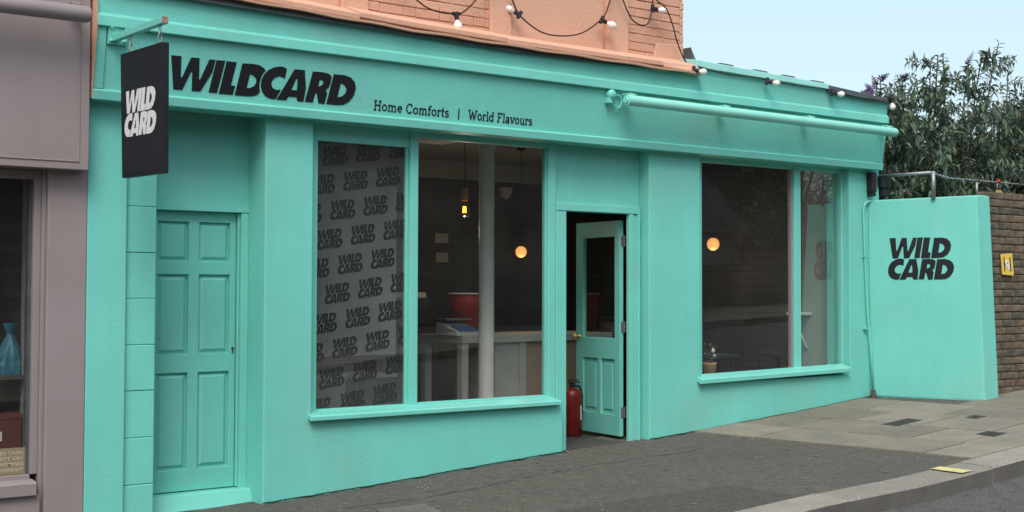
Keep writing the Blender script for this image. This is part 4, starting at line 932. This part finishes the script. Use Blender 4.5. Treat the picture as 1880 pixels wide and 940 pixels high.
# sloping ledge slabs and the drip strip under them
def zlow(x):
    P = [(3.2, 3.625), (4.304, 3.598), (5.72, 3.553), (6.61, 3.546), (8.9, 3.532)]
    for i in range(len(P) - 1):
        if x <= P[i + 1][0]: return P[i][1] + (P[i + 1][1] - P[i][1]) * (x - P[i][0]) / (P[i + 1][0] - P[i][0])
    return P[-1][1]
def ledge(x0, x1, d0, d1, top=.058):
    b = MB(); n = 8
    for i in range(n + 1):
        x = x0 + (x1 - x0) * i / n; d = d0 + (d1 - d0) * i / n; zl = zlow(x) + d
        b.v += [(x, -.236, zl + .018), (x, -.238, zl + top), (x, -.035, zl + top + .075), (x, .02, zl + top + .08), (x, .02, zl + .018)]
    for i in range(n):
        for k in range(5): b.f.append((i * 5 + k, i * 5 + (k + 1) % 5, i * 5 + 5 + (k + 1) % 5, i * 5 + 5 + k)); b.mi.append(0)
    b.f += [(0, 1, 2, 3, 4), tuple(n * 5 + k for k in (4, 3, 2, 1, 0))]; b.mi += [0, 0]; return b
for x0, x1, d0, d1 in ((3.29, 5.245, .002, -.004), (5.25, 6.62, .012, .004), (6.625, 7.955, -.004, .004), (7.96, 8.36, .006, .008)): ledge(x0, x1, d0, d1).build('ledge_slab', 'peach', pb, bev=.006)
b = MB(); n = 60
for i in range(n + 1):
    x = 3.29 + (8.86 - 3.29) * i / n; z = zlow(x) + .004 * math.sin(i * .9)
    b.v += [(x, -.243, z - .004), (x, -.246, z + .014), (x, .0, z + .017), (x, .0, z + .001)]
for i in range(n):
    for k in range(4): b.f.append((i * 4 + k, i * 4 + (k + 1) % 4, i * 4 + 4 + (k + 1) % 4, i * 4 + 4 + k)); b.mi.append(0)
b.f += [(0, 1, 2, 3), (n * 4 + 3, n * 4 + 2, n * 4 + 1, n * 4)]; b.mi += [0, 0]
b.build('drip_strip', 'peach', pb)
MB().hexa([(8.365, -.235, 3.552), (8.84, -.235, 3.552), (8.84, .05, 3.60), (8.365, .05, 3.60), (8.365, -.225, 3.600), (8.82, -.20, 3.612), (8.82, .05, 3.71), (8.365, .05, 3.70)]).build('ledge_slab', 'peach', pb, bev=.008)
MB().hexa([(8.846, -.12, 3.66), (8.93, -.10, 3.64), (8.93, .4, 3.64), (8.846, .4, 3.66), (8.846, -.09, 3.80), (8.86, -.08, 3.80), (8.86, .4, 3.80), (8.846, .4, 3.80)]).build('side_flashing', 'slate', pb)
MB().poly([[(-.001, 2.84), (-.110, 2.84), (-.122, 2.90), (-.192, 3.31), (-.19, 3.40), (-.17, 3.60), (-.001, 3.60)]], lambda y, z, d: (3.282 - d, y, z), .004).build('end_board', 'peach', pb)
MB().box(3.29, 8.83, .0, 4.3, 6.602, 6.72).build('parapet', 'peach', pb)

# ------------------------------------------------------------------ string lights
t = thing('string_lights', (7.5, -.1, 3.55), 'festoon cable of milky bulbs looped across the peach wall and along the roof edge', 'string lights')
def spline(P, n=8):
    P = [Vector(p) for p in P]; o = []
    for i in range(len(P) - 1):
        p0, p1, p2, p3 = P[max(i - 1, 0)], P[i], P[i + 1], P[min(i + 2, len(P) - 1)]
        for k in range(n):
            s_ = k / n; o.append(.5 * ((2 * p1) + (p2 - p0) * s_ + (2 * p0 - 5 * p1 + 4 * p2 - p3) * s_ * s_ + (3 * p1 - p0 - 3 * p2 + p3) * s_ ** 3))
    return o + [P[-1]]
cab = [(4.6, 4.25), (5.0, 4.18), (5.55, 4.02), (5.852, 3.829), (5.964, 3.78), (6.10, 3.762), (6.215, 3.772), (6.29, 3.793), (6.413, 3.904), (6.60, 4.12), (6.70, 4.13), (6.789, 3.955), (6.863, 3.843), (7.03, 3.751), (7.176, 3.719), (7.355, 3.729), (7.506, 3.763), (7.629, 3.824), (7.76, 3.92), (7.817, 3.989), (7.862, 4.098), (7.93, 4.24), (8.015, 4.119), (8.073, 4.022), (8.139, 3.953), (8.237, 3.927), (8.317, 3.956), (8.360, 4.069), (8.372, 4.16), (8.385, 4.22), (8.424, 4.174), (8.539, 4.116), (8.621, 3.979), (8.676, 3.837), (8.765, 3.684), (8.83, 3.64)]
MB().tube(spline([(x, -.085, z) for x, z in cab]), .0065, 6).build('cable', 'wire', t, smooth=True)
cab2 = [(8.83, -.10, 3.64), (8.85, -.225, 3.60), (9.2, -.225, 3.565), (9.62, -.225, 3.58), (10.1, -.225, 3.555), (10.6, -.225, 3.565), (11.1, -.225, 3.53), (11.60, -.225, 3.54), (11.68, -.21, 3.55), (11.75, -.05, 3.3), (11.76, .0, 2.9)]
MB().tube(spline(cab2), .005, 6).build('cable', 'wire', t, smooth=True)
def lampset(p, d, r=.036, ln=1.25):
    p = Vector(p); d = Vector(d).normalized()
    ref = Vector((0, 1, 0)); s_ = d.cross(ref).normalized()
    b = MB().lathe(p - d * .015, [(.014, 0), (.019, .005), (.020, .03), (.017, .062), (.015, .066)], 14, d)
    b.tube([p - s_ * .034, p + s_ * .034], .016, 8)
    so_ = b.build('light_socket', 'socket', t, smooth=False)
    k = 12; prof = [(.012, .045), (.016, .062)] + [(r * math.sin(math.radians(28 + 152 * i / k)), .062 + r * .9 * ln - r * ln * math.cos(math.radians(28 + 152 * i / k))) for i in range(1, k + 1)]
    bo = MB().lathe(p, prof, 16, d).build('bulb', 'bulb', so_, smooth=True)
lampset((6.222, -.085, 3.772), (.10, -.12, -1)); lampset((6.863, -.085, 3.845), (-.5, .35, .35), .028); lampset((7.765, -.085, 3.917), (.75, -.35, -.42))
lampset((8.372, -.085, 4.094), (.9, -.3, -.12), .03)
for x, z in ((8.786, 3.565), (9.772, 3.558), (10.727, 3.540)): lampset((x - .045, -.225, z), (.55, -.55, -.18), .031, 1.05)
lampset((11.628, -.225, 3.565), (.05, -.15, -1), .031, 1.05)

# ------------------------------------------------------------------ grey neighbouring shop
gs = thing('grey_shop', (2.0, 0, 0), 'mauve grey shop front with a dark window, next door to the teal shop', 'shop')
MB().box(3.042, 3.2995, -.004, .5, -.5, 2.40).build('pilaster', 'grey', gs, bev=.006)
MB().box(3.016, 3.0415, .03, .4, -.5, 2.40).build('frame_outer', 'grey_wood', gs, bev=.004)
bars('window_frame', 'grey_wood', gs, [(2.972, 3.0155, .05, .16, .40, 2.36), (.80, 2.9715, .06, .15, 2.30, 2.36), (.80, .86, .05, .16, .40, 2.299), (.8605, 2.9715, .06, .15, .362, .40)], .004)
MB().box(2.952, 2.9715, .09, .15, .401, 2.299).build('glazing_bar', 'slate', gs)
MB().sweepx([(-.035, .275), (-.035, .352), (-.02, .362), (.06, .372), (.06, .275)], .7, 2.985).build('sill', 'grey_wood', gs, bev=.004)
MB().box(.3, 3.0155, .0, .4, -.7, .2745).build('stall_riser', 'grey', gs); MB().box(.3, .7995, .0, .4, .275, 2.36).build('pilaster', 'grey', gs, bev=.006)
MB().box(.86, 2.952, .10, .106, .401, 2.299).build('pane', 'glass', gs)
MB().box(-6, .2995, .0, .4, -.9, 2.36).build('front_wall', 'grey', gs)
MB().box(-6, 3.262, -.12, .25, 2.362, 3.62).build('fascia', 'grey', gs, bev=.005)
# raised bead round the fascia panel
for q in ((.4, 3.190, -.126, -.1195, 2.412, 2.420), (3.1905, 3.1985, -.126, -.1195, 2.412, 3.50), (.4, 3.190, -.126, -.1195, 3.492, 3.50)): MB().box(*q).build('fascia_bead', 'grey_wood', gs, bev=.002)
MB().box(-6, 3.262, -.17, .25, 3.622, 3.72).build('cornice', 'grey_wood', gs, bev=.01)
MB().box(-6, 3.285, .02, 4.3, 3.722, 6.5).build('upper_wall', 'house_brick', gs)
MB().box(-6, 3.28, .405, 4.2, -.2, .0).build('floor', 'in_floor', gs); MB().box(-6, 3.28, 3.0, 3.2, .0, 3.0).build('back_wall', 'in_dark', gs); MB().box(-6, 3.28, .26, 4.2, 3.0, 3.2).build('ceiling', 'in_dark', gs); MB().box(3.05, 3.28, .5, 3.0, .0, 3.0).build('party_wall', 'in_dark', gs)
MB().box(.9, 3.04, .30, .75, .995, 1.02).build('shelf', 'darkwood', gs)
t = thing('blue_bag', (2.90, .45, 1.02), 'gathered blue plastic bag on the shelf in the grey shop window', 'bag')
b = MB(); n = 18; lv = [(.085, 0), (.095, .06), (.080, .13), (.052, .20), (.026, .25), (.018, .27), (.034, .31), (.045, .34)]
for r, h in lv:
    for j in range(n):
        a_ = 2 * math.pi * j / n; q = r * (1 + .16 * math.sin(a_ * 5 + h * 9)); b.v.append((2.955 + q * math.cos(a_), .45 + q * .7 * math.sin(a_), 1.021 + h))
for i in range(len(lv) - 1):
    for j in range(n): b.f.append((i * n + j, i * n + (j + 1) % n, (i + 1) * n + (j + 1) % n, (i + 1) * n + j)); b.mi.append(0)
b.f.append(tuple(range(n - 1, -1, -1))); b.mi.append(0)
b.build('bag', 'cyan', t)
t = thing('red_box', (2.9, .35, .45), 'red box standing low behind the tan notice in the grey shop window', 'box')
MB().box(2.62, 2.99, .28, .6, .40, .74).build('carton', 'red_shaded', t, bev=.006); MB().box(2.61, 3.0, .275, .605, .74, .77).build('lid', 'red_shaded', t, bev=.004); MB().box(2.80, 2.86, .277, .2795, .60, .66).build('paper_label', 'in_pale', t)
MB().box(.87, 3.04, .16, .9, .0, .40).build('window_bed', 'darkwood', gs)
t = thing('tan_notice', (2.88, .09, .40), 'tan notice reading NO CASH LEFT ON PREMISES OVERNIGHT low in the grey shop window', 'notice')
MB().box(2.70, 2.950, .092, .0985, .403, .572).build('board', 'signtan', t)
def font_lines(lines, x0, x1, ztop, hl, y, m, parent):
    for i, s_ in enumerate(lines):
        cu = bpy.data.curves.new('lettering', 'FONT'); cu.body = s_; cu.size = 1; cu.extrude = .002; cu.offset = .012; o = bpy.data.objects.new('tmp', cu); COL.objects.link(o)
        dg = bpy.context.evaluated_depsgraph_get(); me = bpy.data.meshes.new_from_object(o.evaluated_get(dg)); bpy.data.objects.remove(o)
        xs_ = [v.co.x for v in me.vertices]; ys_ = [v.co.y for v in me.vertices]; wd = max(xs_) - min(xs_); ht = max(ys_) - min(ys_); ww = (x1 - x0) * min(1, len(s_) / 9 * 1.0 + .12)
        c = (x0 + x1) / 2
        for v in me.vertices:
            v.co = Vector((c + ((v.co.x - min(xs_)) / wd - .5) * ww, y - v.co.z * .3, ztop - i * hl - hl * .72 + (v.co.y - min(ys_)) / ht * hl * .62)) - WPOS[parent]
        me.materials.append(M[m]); q = bpy.data.objects.new('lettering', me); COL.objects.link(q); q.parent = parent
M['note_ink'] = mat('cream_lettering', (.46, .41, .30), .7, .05, 10)
font_lines(['NO CASH', 'LEFT ON', 'PREMISES', 'OVERNIGHT'], 2.765, 2.942, .556, .036, .0915, 'note_ink', t)
roller(1.0, 3.185, -.29, 3.33, 3.345, .054, 'grey_wood', 'grey rolled awning tube on the mauve grey shop fascia', (1.2, 3.10), -.121, 'rolled awnings on the shop fronts')

# ------------------------------------------------------------------ buddleia thicket
def lance(b, p, d, L, wd, rnd):
    d = d.normalized(); s_ = d.cross(Vector((rnd.uniform(-.4, .4), rnd.uniform(-.4, .4), 1))).normalized(); nrm = s_.cross(d)
    m_ = p + d * L * .42 + nrm * L * .04; tip = p + d * L - Vector((0, 0, L * rnd.uniform(.05, .3)))
    k = len(b.v); b.v += [tuple(p), tuple(m_ + s_ * wd / 2 + nrm * wd * .15), tuple(tip), tuple(m_ - s_ * wd / 2 + nrm * wd * .15), tuple(m_ - nrm * wd * .08)]
    b.f += [(k, k + 1, k + 4), (k + 1, k + 2, k + 4), (k + 2, k + 3, k + 4), (k + 3, k, k + 4)]; b.mi += [0] * 4
def bush(x, y, h, spread, stems, seed, label, flowers=(), dens=1.0, leafm='leaf', name='buddleia_bush', bare=.30, group='buddleia bushes behind the brick wall'):
    r = random.Random(seed); z0 = g(x, 0) + .05
    t = thing(name, (x, y, z0), label, 'bush', group); sb = MB(); lb = MB(); tips = []
    for i in range(stems + len(flowers)):
        an = r.uniform(0, 6.283); sp = spread * math.sqrt(r.random()); fl_ = flowers[i - stems] if i >= stems else None
        hh = (h - z0) * (.66 + .34 * r.random() ** 1.3) * (1 - .30 * (sp / spread) ** 2)
        bx, by = x + .25 * r.uniform(-1, 1) + .35 * sp * math.cos(an), y + .25 * r.uniform(-1, 1) + .35 * sp * math.sin(an); pts = []
        n = 12; wob = r.uniform(0, 6)
        for k in range(n + 1):
            s_ = k / n; out = sp * (.25 * s_ + .75 * s_ ** 1.9)
            pts.append(Vector((bx + math.cos(an) * out + .04 * math.sin(wob + s_ * 6), by + math.sin(an) * out + .04 * math.cos(wob * 1.3 + s_ * 5), z0 + hh * (s_ - .10 * s_ ** 4))))
        if fl_:
            tgt = Vector(fl_[:3]); st_ = pts[0].lerp(Vector((tgt.x, tgt.y, pts[0].z)), .3); fd = Vector((fl_[3], -.1, fl_[4])).normalized()
            pts = [st_.lerp(tgt, k / n) + Vector((0, 0, .25 * math.sin(math.pi * k / n) * max(0, .8 - fd.z))) - fd * .0 for k in range(n + 1)]
        sb.tube(pts, [.018 * (1 - .8 * k / n) + .003 for k in range(n + 1)], 5, cap=False)
        tips.append((pts[-1], (pts[-1] - pts[-2]).normalized()))
        ok = lambda q_: q_.x > 11.95 and (q_.y > -.5 or q_.z > 2.78)
        def clothe(path, cnt, lo, big, reach_max):
            K = len(path) - 1
            for q in range(cnt):
                s_ = lo + (1 - lo) * (q + r.random()) / cnt; f = s_ * K; k = min(int(f), K - 1); p = path[k].lerp(path[k + 1], f - k); ax = (path[k + 1] - path[k]).normalized()
                a2 = q * 1.57 + r.uniform(-.5, .5); base = ax.cross(Vector((math.cos(a2), math.sin(a2), .1)))
                if base.length < .1: continue
                base.normalize(); L = r.uniform(.11, .22) * big * (1.0 - .35 * s_); pp = p + base * r.uniform(0, reach_max) * (1.1 - s_)
                if not ok(pp): continue
                for sgn_ in (1, -1):
                    lance(lb, pp, base * sgn_ + ax * r.uniform(.1, .8) + Vector((r.uniform(-.3, .3), r.uniform(-.3, .3), r.uniform(-.5, .2))), L, L * r.uniform(.28, .42), r)
        clothe(pts, int(48 * dens), bare, 1.0, .08)
        for q in range(int(10 * dens)):
            s_ = bare + .06 + (.88 - bare) * (q + r.random()) / (10 * dens); f = s_ * n; k = min(int(f), n - 1); p = pts[k].lerp(pts[k + 1], f - k)
            a2 = r.uniform(0, 6.283); ln = r.uniform(.28, .62) * (1.1 - .4 * s_); out = Vector((math.cos(a2), math.sin(a2), 0))
            path = [p, p + out * ln * .35 + Vector((0, 0, ln * .22)), p + out * ln * .72 + Vector((0, 0, ln * .38)), p + out * ln + Vector((0, 0, ln * r.uniform(.25, .5)))]
            if not ok(path[-1]): continue
            sb.tube(path, [.006, .005, .004, .002], 4, cap=False); clothe(path, 16, .1, r.uniform(.6, 1.05), .05)
    sb.build('stem', 'stem', t); lb.build('foliage', leafm, t)['kind'] = 'stuff'
    def spike(p, d, L, m):
        b = MB(); d = d.normalized(); N = 46
        b.tube([p - d * .12, p + d * L], [.004, .002], 4)
        for i in range(N):
            s_ = i / N; a_ = i * 2.4; rad = .026 * (1 - s_) ** .7 + .004
            u_ = d.cross(Vector((.3, 1, .2))).normalized(); v_ = d.cross(u_); c = p + d * L * s_; q = c + (u_ * math.cos(a_) + v_ * math.sin(a_)) * rad; k_ = .012 * (1.1 - s_)
            b.add([q + u_ * k_, q + v_ * k_, q - u_ * k_, q - v_ * k_, q + (q - c) * .8, c], [(0, 1, 4), (1, 2, 4), (2, 3, 4), (3, 0, 4), (1, 0, 5), (2, 1, 5), (3, 2, 5), (0, 3, 5)])
        b.build('flower_spike', m, t)
    for i, (fx, fy, fz, dx, dz, L, m) in enumerate(flowers): spike(Vector((fx, fy, fz)), Vector((dx, -.1, dz)), L, m)
    return t
bush(12.95, .65, 4.35, 1.05, 24, 3, 'leftmost buddleia bush rising just beyond the shop roof with faded lilac spikes',
     [(12.42, .5, 3.93, .9, .45, .17, 'flower'), (12.28, .5, 3.80, -.9, .25, .17, 'flower'), (12.24, .5, 3.73, -.9, .08, .18, 'flower'), (12.20, .5, 3.64, -1, -.05, .18, 'flower_dry'), (12.75, .45, 3.95, .7, .5, .15, 'flower_dry'), (12.35, .5, 3.86, -.6, .55, .14, 'flower_dry')], dens=.9, bare=.32)
bush(13.95, .75, 5.15, 1.25, 30, 5, 'tallest buddleia bush in the middle of the thicket',
     [(14.25, .6, 4.30, .5, .9, .2, 'flower_dry'), (13.5, .6, 4.22, -.8, .3, .18, 'flower_dry')], dens=1.0, bare=.34)
bush(15.15, .70, 4.85, 1.25, 30, 7, 'right hand buddleia bush with two bright lilac flower heads low on its face',
     [(14.62, .05, 3.72, .5, .9, .13, 'flower'), (14.72, -.05, 3.62, 1, .1, .15, 'flower'), (14.55, .2, 3.70, .6, .4, .14, 'flower_dry'), (14.95, .5, 4.30, .05, 1, .2, 'flower_dry')], dens=1.0, bare=.22)
bush(16.5, .9, 4.75, 1.3, 28, 9, 'buddleia bush furthest right along the brick wall', [], dens=1.0, bare=.2)
bush(14.3, 2.5, 4.35, 1.5, 30, 13, 'dark leafy shrub behind the tallest buddleia', [], dens=1.3, leafm='leaf2', name='dark_shrub', bare=.04, group='dark shrubs behind the buddleias')
bush(16.4, 2.7, 4.6, 1.5, 30, 15, 'dark leafy shrub behind the right hand buddleia', [], dens=1.3, leafm='leaf2', name='dark_shrub', bare=.04, group='dark shrubs behind the buddleias')
bush(18.7, 2.8, 4.9, 1.5, 30, 19, 'dark leafy shrub furthest along the brick wall', [], dens=1.2, leafm='leaf2', name='dark_shrub', bare=.04, group='dark shrubs behind the buddleias')

# ------------------------------------------------------------------ the other side of the street (seen in the glass)
def house(x0, x1, y0, y1, h, m, label, name='terraced_house', wins=3):
    z0 = g((x0 + x1) / 2, 0); t = thing(name, ((x0 + x1) / 2, y1, z0), label, 'house')
    MB().box(x0, x1, y0, y1, z0 - 1.5, z0 + h).build('wall', m, t)
    MB().hexa([(x0 - .2, y0 - .2, z0 + h), (x1 + .2, y0 - .2, z0 + h), (x1 + .2, y1 + .2, z0 + h), (x0 - .2, y1 + .2, z0 + h), (x0 - .2, (y0 + y1) / 2 - .05, z0 + h + 1.8), (x1 + .2, (y0 + y1) / 2 - .05, z0 + h + 1.8), (x1 + .2, (y0 + y1) / 2 + .05, z0 + h + 1.8), (x0 - .2, (y0 + y1) / 2 + .05, z0 + h + 1.8)]).build('roof', 'roof_tile', t)
    return t
house(-6, 7.5, -21, -14, 5.6, 'house_brick', 'brown brick house across the street, left of its neighbour')
house(7.6, 20.0, -21, -14.2, 5.4, 'house_brick', 'brown brick house across the street, beside the dark fence')
house(25.0, 37.2, -30, -22, 6.0, 'house_brick', 'brown brick house set back across the street behind the pale garage')
house(24.6, 28.0, -20, -16.5, 1.75, 'render', 'low pale rendered garage across the street behind the dark fence', 'garage', 1)
fn = thing('dark_fence', (28, -13.1, .5), 'dark timber fence along the far pavement', 'fence'); 
for i in range(120):
    x = 20.2 + i * .24
    MB().box(x, x + .22, -13.12, -13.09, g(x, 0) - .2, g(x, 0) + .95).build('fence_board', 'darkwood', fn)
def tree(x, y, h, r0, seed, label):
    r = random.Random(seed); z0 = g(x, 0); t = thing('street_tree', (x, y, z0), label, 'tree', 'trees across the street'); b = MB(); lb = MB()
    b.tube([(x, y, z0 - .2), (x + .05, y, z0 + h * .3), (x - .05, y + .1, z0 + h * .6)], [.16, .12, .06], 8)
    for i in range(9):
        a_ = i * .7 * 2; b.tube([(x, y, z0 + h * (.25 + .04 * i)), (x + math.cos(a_) * r0 * .5, y + math.sin(a_) * r0 * .5, z0 + h * (.45 + .05 * i)), (x + math.cos(a_) * r0 * .8, y + math.sin(a_) * r0 * .8, z0 + h * (.5 + .05 * i))], [.05, .03, .01], 5)
    b.build('trunk', 'bark', t)
    for c in range(46):
        a_ = r.uniform(0, 6.28); q = r0 * math.sqrt(r.random()); cz = z0 + h * r.uniform(.35, 1) - .3 * q; cx, cy = x + q * math.cos(a_), y + q * math.sin(a_)
        for k in range(46):
            p = Vector((cx + r.gauss(0, .28), cy + r.gauss(0, .28), cz + r.gauss(0, .22))); lance(lb, p, Vector((r.uniform(-1, 1), r.uniform(-1, 1), r.uniform(-.6, .6))), r.uniform(.12, .2), r.uniform(.06, .1), r)
    lb.build('crown', 'leaf2', t)['kind'] = 'stuff'
tree(27.6, -14.8, 3.2, 1.5, 31, 'small tree across the street touching the garage'); tree(30.5, -16.5, 4.4, 1.9, 32, 'tree across the street right of the pale garage'); tree(34.5, -17, 6.0, 2.2, 33, 'tree furthest along the far side of the street')
